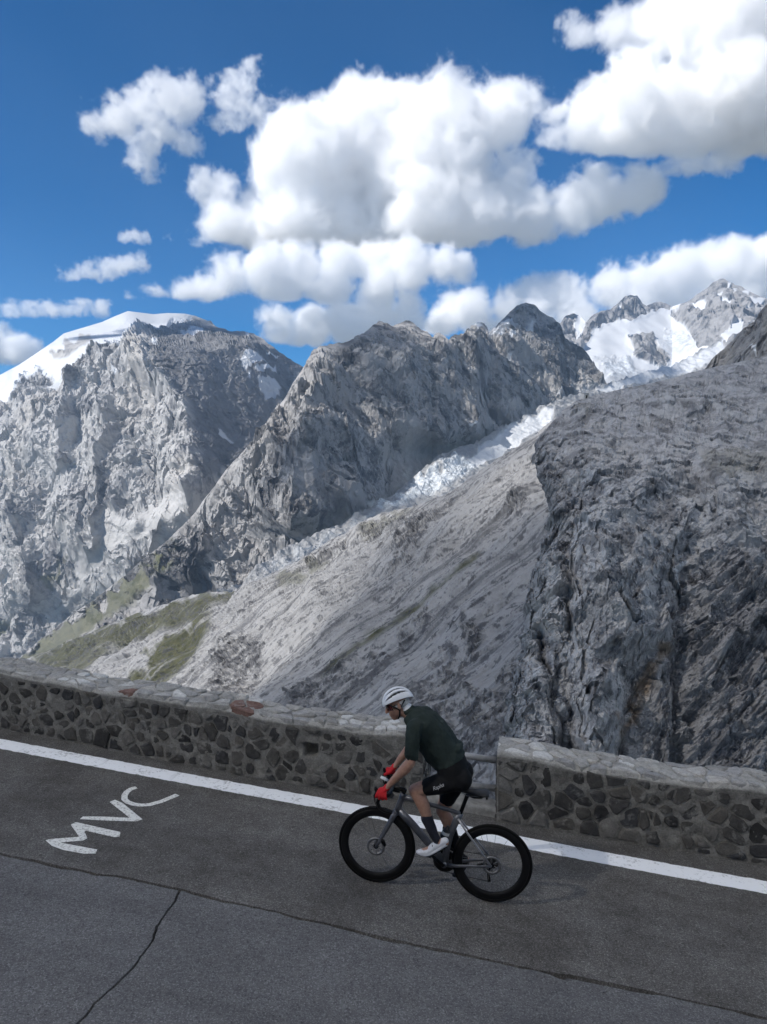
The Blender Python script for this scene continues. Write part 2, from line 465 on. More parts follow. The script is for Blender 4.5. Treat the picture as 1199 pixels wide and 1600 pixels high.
# ---- the long rocky ridge in the middle
def build_middle_mountain():
    top = [(-10, 1056), (28, 1032), (60, 1003), (100, 970), (150, 934), (190, 903), (230, 869), (268, 838), (300, 805), (325, 772), (350, 738), (378, 710), (400, 686), (420, 656), (440, 630), (455, 606), (470, 580), (480, 562),
           (490, 549), (500, 541), (512, 540), (528, 537), (548, 534), (556, 526), (570, 519), (583, 508), (596, 503), (606, 505), (614, 511), (622, 506), (634, 502), (646, 505), (658, 516), (668, 518), (676, 526), (684, 520), (694, 524),
           (702, 532), (712, 524), (724, 522), (731, 514), (740, 508), (748, 503), (757, 506), (765, 518), (776, 510), (788, 497), (800, 486), (812, 476), (822, 472), (834, 476), (846, 487), (862, 497), (876, 507), (884, 530), (896, 538), (910, 544),
           (920, 556), (932, 576), (950, 602), (985, 640)]
    bot = [(-10, 1080), (60, 1060), (150, 1010), (250, 970), (380, 960), (450, 910), (560, 850), (700, 790), (800, 730), (860, 690), (985, 650)]
    X, Y, t = face_grid(-10, 975, 900, top, bot, 420)
    Y[0] += jag(X[0], 2.4, 0.07, 9.0) * sstep(300, 520, X[0]) + jag(X[0], 1.0, 0.1, 3.0)
    cd = [(-10, 2150), (30, 2150), (230, 2250), (400, 2400), (490, 2550), (620, 2900), (700, 3100), (745, 3400), (770, 3700), (822, 3950), (900, 4000), (985, 3700)]
    D = slope_depth(X, Y, cd, top, 0.98)
    warp = 12 * fbm(np.stack([X * 0.014, Y * 0.014, X * 0 + 4], -1), 4)
    def spur(pts, A, wl, wr, y0, y1, fade=60):
        P = sorted((p[1], p[0]) for p in pts)
        xr = np.interp(Y, [p[0] for p in P], [p[1] for p in P]) + warp
        u = X - xr
        f = np.where(u < 0, np.exp(-np.abs(u) / wl), np.exp(-np.abs(u) / wr) if wr > 0 else np.clip(1 + u / -wr, 0, 1))
        return -A * f * sstep(y0, y0 + 40, Y) * (1 - sstep(y1 - fade, y1, Y))
    D = D + spur([(505, 540), (482, 620), (472, 700), (450, 780)], 230, 55, 60, 535, 860)
    D = D + spur([(600, 505), (632, 560), (660, 630), (690, 700), (700, 740)], 230, 120, -110, 500, 720)
    D = D + spur([(745, 505), (770, 560), (785, 610), (775, 660)], 200, 60, 40, 500, 720)
    D = D + spur([(540, 640), (560, 700), (555, 780)], 130, 60, 28, 620, 840)
    D = D + spur([(380, 720), (345, 800), (320, 860), (300, 900)], 120, 60, 40, 700, 940)
    D = D + spur([(262, 850), (250, 900), (235, 940)], 60, 40, 25, 840, 980)
    P = at(X, Y, D)
    w = 7 * fbm(np.stack([X * 0.04, Y * 0.04, X * 0], -1), 5)
    debris = sstep(-6, 14, poly_sd(X + w, Y + w, [(360, 960), (400, 890), (450, 858), (520, 822), (600, 780), (650, 742), (700, 700), (760, 668), (850, 640), (940, 600), (985, 640), (860, 720), (600, 860)]) + 1.5 * w)
    scree = np.maximum(debris, 0.8 * sstep(0, 12, poly_sd(X + w, Y + w, [(640, 640), (700, 690), (760, 668), (820, 640), (700, 745), (620, 770), (560, 790), (600, 740)]) + 2 * w))
    scree = np.maximum(scree, 0.8 * sstep(0, 8, poly_sd(X + w, Y + w, [(205, 930), (262, 900), (300, 930), (240, 955), (180, 980)]) + 1.5 * w))
    scree = np.maximum(scree, 0.55 * sstep(0, 10, poly_sd(X + w, Y + w, [(470, 690), (520, 735), (470, 790), (440, 760)]) + 2 * w))
    snow = np.zeros_like(X)
    for pl in ([(768, 526), (782, 506), (804, 502), (826, 508), (838, 506), (830, 516), (800, 522), (782, 532)], [(738, 504), (748, 500), (754, 508), (745, 516)], [(762, 520), (768, 510), (776, 510), (768, 522)],
               [(795, 534), (810, 530), (808, 538), (798, 540)], [(788, 546), (800, 548), (798, 556), (790, 554)], [(732, 664), (745, 660), (752, 664), (738, 670)], [(868, 610), (878, 614), (876, 618), (870, 616)]):
        snow = np.maximum(snow, sstep(-1.5, 1.5, poly_sd(X + 0.7 * w, Y + 0.6 * w, pl) + 0.35 * w))
    # folded strata that fall to the right
    a = R_(38)
    s1 = (P[..., 0] * math.cos(a) - P[..., 2] * math.sin(a))
    s2 = (P[..., 0] * math.sin(a) + P[..., 2] * math.cos(a))
    fold = np.stack([s1 / 620, P[..., 1] / 500, s2 / 170], -1)
    wq = 0.30 * fbm(P / 400.0, 4)[..., None]
    disp = 46 * (ridged(fold + wq, 5, 0.5) - 1.0) + 26 * facet(np.stack([s1 / 150, P[..., 1] / 110, s2 / 60], -1) + 0.6 * wq) + 12 * facet(P / 34.0 + 0.5 * wq) + 4.5 * facet(P / 14.0) + 5 * (ridged(P / 26.0 + wq, 4, 0.6) - 1.0) + 30 * fbm(P / 260.0, 4)
    disp *= (1 - 0.8 * scree) * (sstep(0, 0.08, t) * 0.88 + 0.12) * (0.35 + 0.65 * sstep(40, 330, X))
    grass = 0.8 * sstep(-3, 10, poly_sd(X + w, Y + w, [(20, 1040), (60, 1002), (150, 940), (220, 890), (255, 872), (268, 880), (230, 925), (150, 985), (90, 1020), (60, 1060)]) + 2.5 * w) + \
        0.6 * sstep(-2, 6, poly_sd(X + w, Y + w, [(245, 895), (262, 850), (276, 848), (272, 880), (255, 900)]) + w)
    disp *= 1 - 0.96 * np.clip(grass * 1.2, 0, 1)
    ice = debris * 0.45 * sstep(0.1, 0.6, fbm(np.stack([X * 0.03, Y * 0.05, X * 0 + 3], -1), 4) + 0.2)
    mat = rock_mat('ridge_rock', 120, (0.048, 0.048, 0.052), (0.125, 0.123, 0.121), (0.31, 0.302, 0.29), (1.0, 0.92, 0.84),
                   strata=((0.0, R_(-38), 0.0), (0.35, 0.5, 1.7)), grass=((0.055, 0.06, 0.035), (0.11, 0.11, 0.06)))
    relief('mountain', X, Y, D, disp, (-0.15, -0.62, 0.77), mat, dict(snow=snow, scree=scree, grass=grass, ice=ice, dark=0.75 * sstep(0.10, 0.5, fbm(fold * 1.8 + wq, 5)) * (1 - scree) * (1 - np.clip(grass * 1.3, 0, 1))), back=[(150, 90), (600, 600), (1300, 1700)],
           label='jagged dark rock ridge in the middle of the valley')

# ---- glacier tongue and moraine below the ridge
def build_glacier():
    top = [(340, 935), (380, 922), (402, 898), (450, 862), (520, 828), (590, 792), (650, 748), (690, 718), (725, 700), (760, 682), (800, 665), (850, 640), (880, 625), (920, 612), (950, 603), (1000, 588), (1050, 574), (1090, 552), (1130, 530)]
    bot = [(340, 960), (420, 930), (480, 890), (560, 845), (650, 812), (700, 795), (760, 752), (820, 715), (880, 668), (950, 640), (1130, 610)]
    X, Y, t = face_grid(340, 1130, 560, top, bot, 130)
    cd = [(340, 1500), (400, 1650), (560, 2000), (720, 2500), (860, 3100), (950, 3600), (1130, 5000)]
    D = slope_depth(X, Y, cd, top, 0.40)
    P = at(X, Y, D)
    w = 6 * fbm(np.stack([X * 0.05, Y * 0.05, X * 0], -1), 5)
    white = sstep(-1.5, 2.5, poly_sd(X + 0.4 * w, Y + 0.4 * w, [(728, 724), (756, 692), (800, 668), (840, 651), (866, 640), (862, 664), (820, 692), (780, 718), (745, 732)]))
    band = sstep(-2, 3, poly_sd(X + 0.5 * w, Y + 0.5 * w, [(930, 612), (1000, 586), (1060, 566), (1110, 545), (1140, 520), (1140, 560), (1060, 590), (1000, 602), (950, 618)]))
    seracs = sstep(-4, 6, poly_sd(X + w, Y + w, [(590, 800), (640, 760), (690, 730), (730, 712), (755, 728), (700, 762), (640, 792), (600, 810)]) + w)
    strip = sstep(-3, 5, poly_sd(X + w, Y + w, [(755, 688), (800, 664), (850, 646), (800, 676)]))
    low = sstep(-4, 10, poly_sd(X + w, Y + w, [(400, 905), (470, 862), (560, 815), (600, 800), (590, 815), (500, 865), (430, 905)]) + w)
    snow = np.clip(white + band, 0, 1) * 0.92
    ice = np.clip(0.75 * seracs + 0.3 * low + 0.25 * strip, 0, 1) * (1 - snow)
    scree = np.ones_like(X) * 0.85
    disp = 16 * fbm(P / 160.0, 5) + ice * 11 * (ridged(P / 55.0, 5, 0.6) - 0.9) + (1 - snow) * 10 * ridged(P / 60.0, 5) + snow * 7 * ridged(np.stack([P[..., 0] / 90, P[..., 1] / 260, P[..., 2] / 90], -1), 4)
    mat = rock_mat('moraine', 60, (0.15, 0.15, 0.155), (0.22, 0.22, 0.22), (0.30, 0.30, 0.295), (1.0, 0.95, 0.9), bumpd=2.0)
    relief('glacier', X, Y, D, disp, (0, -0.3, 0.95), mat, dict(snow=snow, ice=ice, scree=scree), label='pale glacier tongue and grey moraine below the ridge')

# ---- the scree slope across the gorge
def build_scree_slope():
    top = [(-40, 1075), (28, 1036), (60, 1022), (100, 1006), (150, 985), (180, 972), (230, 952), (300, 930), (330, 925), (380, 925), (400, 912), (430, 893), (455, 882), (480, 868), (520, 842), (540, 834), (560, 818), (600, 802), (650, 789), (700, 772),
           (760, 728), (820, 690), (855, 662), (900, 640), (960, 612)]
    bot = [(-40, 1200), (500, 1290), (700, 1330), (960, 1330)]
    X, Y, t = face_grid(-40, 960, 850, top, bot, 500)
    Y[0] += jag(X[0], 1.6, 0.07, 21.0)
    n = np.array([-0.55, -0.15, 0.82])
    _q = hray(800, 900); k = 450 * (n @ np.array([_q[0], 1, _q[1]]))
    h, e = hray(X, Y)
    D = k / (n[0] * h + n[1] + n[2] * e)
    P = at(X, Y, D)
    # axis down the fall line and axis across it
    fall = np.array([-0.55, -0.15]); fall /= np.linalg.norm(fall); acr = np.array([-fall[1], fall[0]])
    A = P[..., 0] * acr[0] + P[..., 1] * acr[1]; B = P[..., 0] * fall[0] + P[..., 1] * fall[1]
    w = 7 * fbm(np.stack([X * 0.03, Y * 0.03, X * 0], -1), 5)
    out1 = sstep(-6, 10, poly_sd(X + w, Y + w, [(455, 880), (520, 842), (600, 802), (690, 775), (720, 760), (700, 800), (660, 850), (640, 880), (600, 905), (585, 930), (610, 880), (640, 820), (560, 850), (480, 890)]) + 2 * w)
    out2 = sstep(-4, 8, poly_sd(X + w, Y + w, [(600, 1150), (640, 1080), (700, 1010), (730, 960), (750, 985), (720, 1060), (760, 1100), (790, 1040), (850, 1000), (850, 1330), (560, 1330)]) + 3.2 * w)
    out3 = sstep(-4, 6, poly_sd(X + w, Y + w, [(788, 800), (815, 770), (830, 785), (815, 810), (795, 812)]) + w)
    out4 = sstep(-3, 6, poly_sd(X + w, Y + w, [(340, 1085), (370, 1000), (385, 965), (400, 950), (395, 990), (420, 1000), (400, 1050), (380, 1095)]) + 2.4 * w)
    out5 = sstep(-3, 6, poly_sd(X + w, Y + w, [(310, 1090), (340, 1010), (360, 975), (372, 980), (340, 1080)]) + 2.4 * w) + sstep(-2, 6, poly_sd(X + w, Y + w, [(440, 1110), (520, 1060), (600, 1010), (650, 960), (690, 950), (640, 1010), (560, 1090), (500, 1130)]) + 2.2 * w) * 0.7
    outc = np.clip(out1 + out2 + out3 + out4 + out5, 0, 1)
    streak = np.stack([A / 9.0, B / 170.0, P[..., 2] / 170], -1)
    st = ridged(streak + 0.10 * fbm(P / 60.0, 3)[..., None], 6, 0.6)
    patch = sstep(0.05, 0.5, fbm(np.stack([A / 40.0, B / 110.0, X * 0 + 2], -1), 4))
    rocky = np.clip(outc + 0.35 * patch, 0, 1)
    slab = np.stack([A / 11.0, B / 34.0, P[..., 2] / 20], -1)
    disp = 1.5 * (st - 1.0) + rocky * (2.6 * (ridged(slab + 0.4 * fbm(P / 25.0, 3)[..., None], 4, 0.5) - 0.85) + 2.6 * facet(np.stack([A / 9.0, B / 22.0, P[..., 2] / 12], -1) + 0.4 * fbm(P / 12.0, 3)[..., None]) + 1.1 * facet(P / 3.6)) + 9 * fbm(P / 90.0, 3)
    disp += (rocky * 0.8 + 0.25) * 2.2 * np.clip(fbm(P / 4.2, 3, 0.6) - 0.25, 0, 1)
    disp *= (sstep(0, 0.05, t) * 0.9 + 0.1) * np.clip(D / 500.0, 0.8, 2.0)
    g = np.zeros_like(X)
    for pl, q in (([(20, 1050), (100, 1004), (180, 972), (240, 948), (330, 922), (400, 920), (360, 950), (250, 985), (160, 1020), (100, 1060)], 0.9),
                  ([(180, 1085), (260, 1005), (320, 960), (345, 945), (330, 985), (300, 1030), (250, 1080), (200, 1110)], 0.95),
                  ([(80, 1060), (160, 1000), (200, 985), (170, 1025), (110, 1075)], 0.8),
                  ([(430, 905), (470, 895), (510, 880), (470, 915), (440, 925)], 0.55), ([(560, 822), (600, 805), (650, 792), (600, 830), (560, 850)], 0.45),
                  ([(500, 1065), (560, 1010), (640, 950), (700, 910), (745, 874), (757, 868), (745, 890), (690, 930), (640, 965), (570, 1020), (520, 1060)], 0.95)):
        m_ = 0.35 if pl[0] == (500, 1065) else 1.0
        g = np.maximum(g, q * sstep(-5, 8, poly_sd(X + m_ * w, Y + m_ * w, pl) + 1.6 * m_ * w) * sstep(-0.95, -0.05, fbm(np.stack([A / 9.0, B / 70.0, X * 0], -1), 4) + 0.15))
    sfb = 0.6 * fbm(np.stack([A / 4.2, B / 80.0, P[..., 2] / 80], -1), 5, 0.66) + 0.55 * fbm(np.stack([A / 22.0, B / 120.0, P[..., 2] / 120], -1), 4)
    rub = fbm(np.stack([A / 5.0, B / 11.0, P[..., 2] / 6], -1), 5, 0.66)
    dark = np.clip(0.75 * sstep(0.10, 0.50, sfb) + outc * 0.95 * sstep(-0.10, 0.35, rub) + 0.9 * sstep(0.34, 0.50, rub), 0, 1)
    scree = np.clip(1 - 1.1 * outc - 0.25 * patch, 0, 1) * 0.55
    mat = rock_mat('scree', 26, (0.08, 0.08, 0.085), (0.165, 0.165, 0.166), (0.27, 0.268, 0.262), (1.0, 0.95, 0.87), strata=((0, 0, -math.atan2(-0.15, -0.55)), (0.10, 1.6, 0.3)), grass=((0.030, 0.034, 0.016), (0.075, 0.074, 0.036)), bumpd=0.9)
    relief('scree_slope', X, Y, D, disp, (-0.45, -0.3, 0.82), mat, dict(scree=scree, grass=g, dark=dark), back=[(30, 14), (200, 160), (500, 500)],
           label='steep grey scree slope streaked with thin grass')

# ---- the rock spur on the right, close to the road
def build_rock_spur():
    nr, nc = 560, 460
    ys = np.linspace(0, 1, nr)
    top = [(800, 705), (835, 690), (860, 662), (880, 641), (900, 626), (925, 618), (950, 613), (975, 606), (1000, 602), (1050, 591), (1080, 583), (1110, 576), (1150, 566), (1199, 556), (1300, 548)]
    left = [(600, 862), (640, 860), (660, 856), (700, 838), (735, 832), (760, 842), (780, 850), (800, 854), (830, 855), (850, 852), (880, 843), (900, 836), (920, 830), (945, 826), (960, 824), (985, 815), (1015, 812), (1060, 800), (1140, 786), (1290, 770)]
    Yl = 690 + (1290 - 690) * ys                                    # along the left edge
    Xl = np.interp(Yl, [p[0] for p in left], [p[1] for p in left])
    Xl = Xl + 9 * fbm(np.stack([Yl * 0.03, Yl * 0 + 3, Yl * 0], -1), 5, 0.6)
    u = np.linspace(0, 1, nc)[None, :]
    xr = 1290.0
    X = Xl[:, None] + (xr - Xl[:, None]) * u
    Yt = interp(top, X[0])
    Y = Yt[None, :] + (1290 - Yt[None, :]) * ys[:, None]
    X = Xl[:, None] + (xr - Xl[:, None]) * u
    bd = [(540, 480), (570, 400), (600, 340), (640, 288), (680, 245), (740, 207), (800, 192), (900, 180), (1000, 172), (1100, 163), (1290, 150)]
    w = 8 * fbm(np.stack([X * 0.02, Y * 0.02, X * 0 + 1], -1), 5)
    D = np.interp(Y + 0.9 * w, [p[0] for p in bd], [p[1] for p in bd])
    D = D * (1 + 0.00018 * (X - 950))
    edge = np.clip((X - Xl[:, None]) / 110.0, 0, 1)
    D = D + 40 * (1 - np.sqrt(1 - (1 - edge) ** 2))
    # gullies and ribs
    def gully(pts, A, wl, wr):
        P = sorted((p[1], p[0]) for p in pts)
        xr_ = np.interp(Y, [p[0] for p in P], [p[1] for p in P]) + 1.2 * w
        v = X - xr_
        f = np.exp(-np.abs(v) / np.where(v < 0, wl, wr))
        return A * f * sstep(P[0][0] - 25, P[0][0] + 25, Y)
    D = D + gully([(1030, 1020), (1000, 1060), (980, 1120), (975, 1200), (975, 1300)], 9, 26, 34)
    D = D + gully([(845, 990), (860, 1060), (872, 1130), (885, 1200), (885, 1300)], 10, 16, 26)
    D = D + gully([(1080, 840), (1060, 890), (1070, 960), (1050, 1010)], 9, 24, 60)
    D = D - gully([(940, 830), (950, 900), (930, 980), (925, 1060), (930, 1200)], 8, 60, 70)
    D = D + gully([(870, 720), (905, 730), (900, 790), (890, 850)], 8, 20, 26)
    P = at(X, Y, D)
    plate = sstep(90, -50, Y - (interp([(820, 720), (900, 690), (1000, 690), (1199, 760), (1300, 780)], X)) + w)
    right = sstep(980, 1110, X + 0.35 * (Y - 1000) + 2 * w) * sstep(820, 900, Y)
    crag = (1 - 0.72 * plate)
    wq = 0.45 * fbm(P / 24.0, 4)[..., None]
    knob = ridged(P / 22.0 + wq, 4, 0.45)
    bil = np.abs(fbm(P / 8.5 + wq, 6, 0.58))
    a = R_(-33)
    s1 = P[..., 0] * math.cos(a) + P[..., 2] * math.sin(a) * -1; s2 = P[..., 0] * math.sin(a) * 1 + P[..., 2] * math.cos(a)
    slab = ridged(np.stack([(P[..., 0] * math.cos(R_(35)) + P[..., 2] * math.sin(R_(35))) / 26.0, P[..., 1] / 22.0, (-P[..., 0] * math.sin(R_(35)) + P[..., 2] * math.cos(R_(35))) / 5.5], -1) + 0.3 * wq, 7, 0.64)
    fc = 3.2 * facet(P / 11.0 + wq) + 1.5 * facet(P / 4.2 + wq) + 0.55 * facet(P / 1.7)
    disp = crag * ((1 - right) * (3.4 * (knob - 1.05) + 1.2 * (bil - 0.35)) + right * (2.6 * (slab - 1.0) + 1.2 * (knob - 1.05)) + fc) + 5 * fbm(P / 60.0, 3)
    disp += plate * (1.3 * facet(P / 14.0 + 0.5 * wq) + 0.6 * facet(P / 5.0)) + plate * 0.7 * (ridged(np.stack([P[..., 0] / 30, P[..., 1] / 30, P[..., 2] / 9], -1) + wq, 7, 0.6) - 0.9)
    disp += crag * 0.45 * (ridged(P / 2.2, 4, 0.6) - 0.8)
    disp *= sstep(0, 0.03, ys)[:, None] * 0.85 + 0.15
    iron = 0.75 * sstep(-4, 10, poly_sd(X + w, Y + w, [(1000, 1060), (1030, 1020), (1040, 1035), (1015, 1080), (1000, 1130), (960, 1170), (962, 1120), (985, 1085)]) + 2.0 * w)
    scree = np.clip(0.45 * plate + 0.35 * sstep(0, 16, poly_sd(X + w, Y + w, [(900, 930), (960, 900), (1060, 950), (1050, 1000), (980, 1020), (930, 1000)]) + 2 * w), 0, 1)
    grass = 0.35 * sstep(0, 20, poly_sd(X + w, Y + w, [(1090, 700), (1199, 690), (1290, 700), (1290, 760), (1100, 740)]) + 3 * w) + 0.3 * sstep(-3, 6, poly_sd(X, Y, [(880, 640), (960, 612), (1000, 603), (990, 612), (930, 632)]) + 2 * w)
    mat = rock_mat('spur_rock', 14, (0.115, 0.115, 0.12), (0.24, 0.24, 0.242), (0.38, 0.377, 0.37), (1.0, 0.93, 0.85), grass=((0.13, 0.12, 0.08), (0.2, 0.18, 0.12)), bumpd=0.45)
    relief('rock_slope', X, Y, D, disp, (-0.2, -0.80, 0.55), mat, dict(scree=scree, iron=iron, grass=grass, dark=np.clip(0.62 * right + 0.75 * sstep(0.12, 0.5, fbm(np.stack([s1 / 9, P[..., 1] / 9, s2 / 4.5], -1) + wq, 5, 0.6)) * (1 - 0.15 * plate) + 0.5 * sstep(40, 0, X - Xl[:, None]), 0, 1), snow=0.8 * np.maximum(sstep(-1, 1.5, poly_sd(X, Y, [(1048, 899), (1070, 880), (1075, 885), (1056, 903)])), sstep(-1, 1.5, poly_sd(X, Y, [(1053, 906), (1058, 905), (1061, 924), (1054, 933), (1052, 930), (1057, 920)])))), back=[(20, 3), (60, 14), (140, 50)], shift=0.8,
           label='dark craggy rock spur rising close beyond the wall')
    # the crag on its far shoulder
    top = [(1070, 600), (1092, 584), (1104, 572), (1112, 560), (1125, 548), (1140, 537), (1152, 524), (1165, 512), (1178, 505), (1186, 490), (1196, 478), (1210, 466), (1260, 440), (1300, 430)]
    bot = [(1070, 612), (1150, 590), (1300, 590)]
    X, Y, t = face_grid(1075, 1290, 220, top, bot, 130)
    Y[0] += jag(X[0], 2.4, 0.06, 31.0)
    D = slope_depth(X, Y, [(1070, 620), (1300, 600)], top, 0.8)
    P = at(X, Y, D)
    disp = 11 * (ridged(P / 55.0, 5, 0.5) - 1.0) + 5 * facet(P / 20.0) + 2 * facet(P / 8.0) + 7 * fbm(P / 40.0, 4)
    disp *= sstep(0, 0.1, t) * 0.85 + 0.15
    sn = sstep(-1, 2, poly_sd(X, Y, [(1166, 554), (1172, 553), (1184, 568), (1176, 566)]))
    mat = rock_mat('crag_rock', 26, (0.07, 0.07, 0.075), (0.135, 0.135, 0.138), (0.22, 0.218, 0.213), (1.0, 0.93, 0.85), bumpd=1.0)
    relief('rock_slope', X, Y, D, disp, (-0.15, -0.62, 0.77), mat, dict(snow=sn), back=[(30, 10), (120, 120), (300, 400)], label='dark crag standing on the shoulder of the rock spur')

build_far_mountain(); build_snow_range(); build_middle_mountain(); build_glacier(); build_scree_slope(); build_rock_spur()
# ------------------------------------------------------------------ clouds
def px_pt(x, y, d):
    h, e = hray(x, y)
    return np.array([h * d, d, e * d + CAMZ])

def cloud_mat(name, dens, aniso=0.0, albedo=1.0):
    m = bpy.data.materials.new(name); m.use_nodes = True
    t = m.node_tree; t.nodes.remove(t.nodes['Principled BSDF'])
    pv = t.nodes.new('ShaderNodeVolumePrincipled')
    pv.inputs['Color'].default_value = (albedo, albedo, albedo, 1)
    pv.inputs['Density'].default_value = dens
    pv.inputs['Anisotropy'].default_value = aniso
    t.links.new(pv.outputs[0], t.nodes['Material Output'].inputs['Volume'])
    return m

def cloud(centres, radii, h, base, mat, label, wisp=0.0, seed=0, sharp=3.6, puff=None, group=None):
    """one cloud: a density grid round a cluster of puffs with a ragged, cauliflower surface, evaluated by geometry nodes"""
    C = np.array(centres); R = np.array(radii)
    lo = (C - R[:, None] * 1.3).min(0); hi = (C + R[:, None] * 1.3).max(0)
    lo[2] = max(lo[2], base - 0.25 * R.max())
    n = np.maximum(np.ceil((hi - lo) / h).astype(int), 3)
    ax = [(lo[i] + np.arange(n[i]) * h).astype(np.float32) for i in range(3)]
    f = np.full(tuple(n), -9.0, np.float32)
    pf = puff or float(np.median(R))
    for c, r in zip(C, R):
        sl_ = [slice(max(0, int((c[i] - 1.4 * r - lo[i]) / h)), int((c[i] + 1.4 * r - lo[i]) / h) + 2) for i in range(3)]
        d2 = ((ax[0][sl_[0]] - c[0]) ** 2)[:, None, None] + ((ax[1][sl_[1]] - c[1]) ** 2)[None, :, None] + ((ax[2][sl_[2]] - c[2]) ** 2)[None, None, :]
        f[tuple(sl_)] = np.maximum(f[tuple(sl_)], (1 - np.sqrt(d2) / r) * min(1.6, r / pf))
    I = np.nonzero(f > -0.75)
    p = np.stack([ax[0][I[0]], ax[1][I[1]], ax[2][I[2]]], -1) / pf + seed * 3.7
    p = p + 0.22 * np.stack([pn(p[:, 0] * 1.4, p[:, 1] * 1.4, p[:, 2] * 1.4 + 9), pn(p[:, 0] * 1.4 + 5, p[:, 1] * 1.4, p[:, 2] * 1.4), pn(p[:, 0] * 1.4, p[:, 1] * 1.4 + 7, p[:, 2] * 1.4)], -1)
    nz = 0.55 * pn(p[:, 0] * 0.8, p[:, 1] * 0.8, p[:, 2] * 0.8)
    a = 0.50; k = 1.7
    for o in range(6):
        nz += a * (0.55 - 1.25 * np.abs(pn(p[:, 0] * k + 7 * o, p[:, 1] * k + 3 * o, p[:, 2] * k - 2 * o)))
        a *= 0.60; k *= 2.1
    g = f[I] + (0.95 if wisp else 0.74) * nz - 0.16
    if wisp:
        g = g - wisp * (0.35 + 0.9 * np.clip(fbm(p * 1.1 + 4, 5, 0.6), -0.6, 1))
    z = ax[2][I[2]]
    wob = 0.10 * pf * pn(p[:, 0] * 1.2, p[:, 1] * 1.2, p[:, 2] * 0 + 2)
    g = g - 1.6 * sstep(0.30 * pf, -0.15 * pf, z - base + wob)
    den = np.zeros(tuple(n), np.float32)
    den[I] = np.clip(g * sharp, 0, 1)
    den[0] = den[-1] = 0; den[:, 0] = den[:, -1] = 0; den[:, :, 0] = den[:, :, -1] = 0
    me = bpy.data.meshes.new('cloud_samples')
    me.vertices.add(den.size)
    me.attributes.new('density', 'FLOAT', 'POINT').data.foreach_set('value', den.ravel())
    src = bpy.data.objects.new('cloud_samples', me)         # only holds the numbers; it is in no collection
    ng = bpy.data.node_groups.new('cloud_grid', 'GeometryNodeTree')
    ng.interface.new_socket('Geometry', in_out='INPUT', socket_type='NodeSocketGeometry')
    ng.interface.new_socket('Geometry', in_out='OUTPUT', socket_type='NodeSocketGeometry')
    N = ng.nodes; L = ng.links
    go = N.new('NodeGroupOutput'); oi = N.new('GeometryNodeObjectInfo'); oi.inputs[0].default_value = src
    vc = N.new('GeometryNodeVolumeCube')
    mn = Vector([float(v) for v in lo]); mx = Vector([float(v) for v in lo + (n - 1) * h])
    vc.inputs['Min'].default_value = mn; vc.inputs['Max'].default_value = mx
    for q, v in zip('XYZ', n): vc.inputs['Resolution ' + q].default_value = int(v)
    si = N.new('GeometryNodeSampleIndex'); si.data_type = 'FLOAT'; si.domain = 'POINT'; si.clamp = True
    na = N.new('GeometryNodeInputNamedAttribute'); na.data_type = 'FLOAT'; na.inputs[0].default_value = 'density'
    L.new(oi.outputs['Geometry'], si.inputs['Geometry']); L.new(na.outputs[0], si.inputs['Value'])
    pos = N.new('GeometryNodeInputPosition')
    def vm(op, a, b):
        v = N.new('ShaderNodeVectorMath'); v.operation = op; L.new(a, v.inputs[0])
        if b is not None: v.inputs[1].default_value = b
        return v
    v = vm('SUBTRACT', pos.outputs[0], mn)
    v = vm('MULTIPLY', v.outputs[0], (1 / h, 1 / h, 1 / h))
    v = vm('ADD', v.outputs[0], (0.5, 0.5, 0.5))
    v = vm('FLOOR', v.outputs[0], None)
    v = vm('DOT_PRODUCT', v.outputs[0], (float(n[1] * n[2]), float(n[2]), 1.0))
    L.new(v.outputs['Value'], si.inputs['Index']); L.new(si.outputs[0], vc.inputs['Density'])
    sm = N.new('GeometryNodeSetMaterial'); sm.inputs['Material'].default_value = mat
    L.new(vc.outputs[0], sm.inputs[0]); L.new(sm.outputs[0], go.inputs[0])
    vol = bpy.data.volumes.new('cloud'); vol.materials.append(mat)
    o = bpy.data.objects.new('cloud', vol); COL.objects.link(o)
    md = o.modifiers.new('grid', 'NODES'); md.node_group = ng
    tag(o, label, 'cloud', group or 'cumulus clouds in the blue sky')
    return o

CD = 11500.0
CM = cloud_mat('cloud_vapour', 0.0085, 0.0, 0.993)
CMT = cloud_mat('thin_cloud_vapour', 0.0045, 0.0, 0.985)
CMD = cloud_mat('overhead_cloud_vapour', 0.0047)
CMZ = cloud_mat('fill_cloud_vapour', 0.0050)
CMF = cloud_mat('shade_cloud_vapour', 0.0105)

def sky_cloud(blobs, base_y, label, d=CD, px=3.2, mat=None, spread=0.6, **kw):
    rg = random.Random(len(blobs) * 7 + int(base_y))
    if mat is CMT:                                  # thin clouds: fill in between neighbouring puffs
        more = []
        for a, b in zip(blobs[:-1], blobs[1:]):
            g = math.hypot(a[0] - b[0], a[1] - b[1]); n = int(g / (0.45 * min(a[2], b[2])))
            if g < 5.0 * max(a[2], b[2]):
                for i in range(1, n):
                    f = i / n; more.append((a[0] + (b[0] - a[0]) * f, a[1] + (b[1] - a[1]) * f + rg.uniform(-.25, .25) * a[2], (a[2] + (b[2] - a[2]) * f) * rg.uniform(0.75, 1.0)))
        blobs = list(blobs) + more
    q = d / FPX
    C, R = [], []
    for b in blobs:
        x, y, r = b
        C.append(px_pt(x, y, d + rg.uniform(-spread, spread) * r * q)); R.append(r * q * (1.0 if mat is CMT else 0.94))
    base = px_pt(blobs[0][0], base_y, d)[2]
    return cloud(C, R, px * q, base, mat or CM, label, **kw)

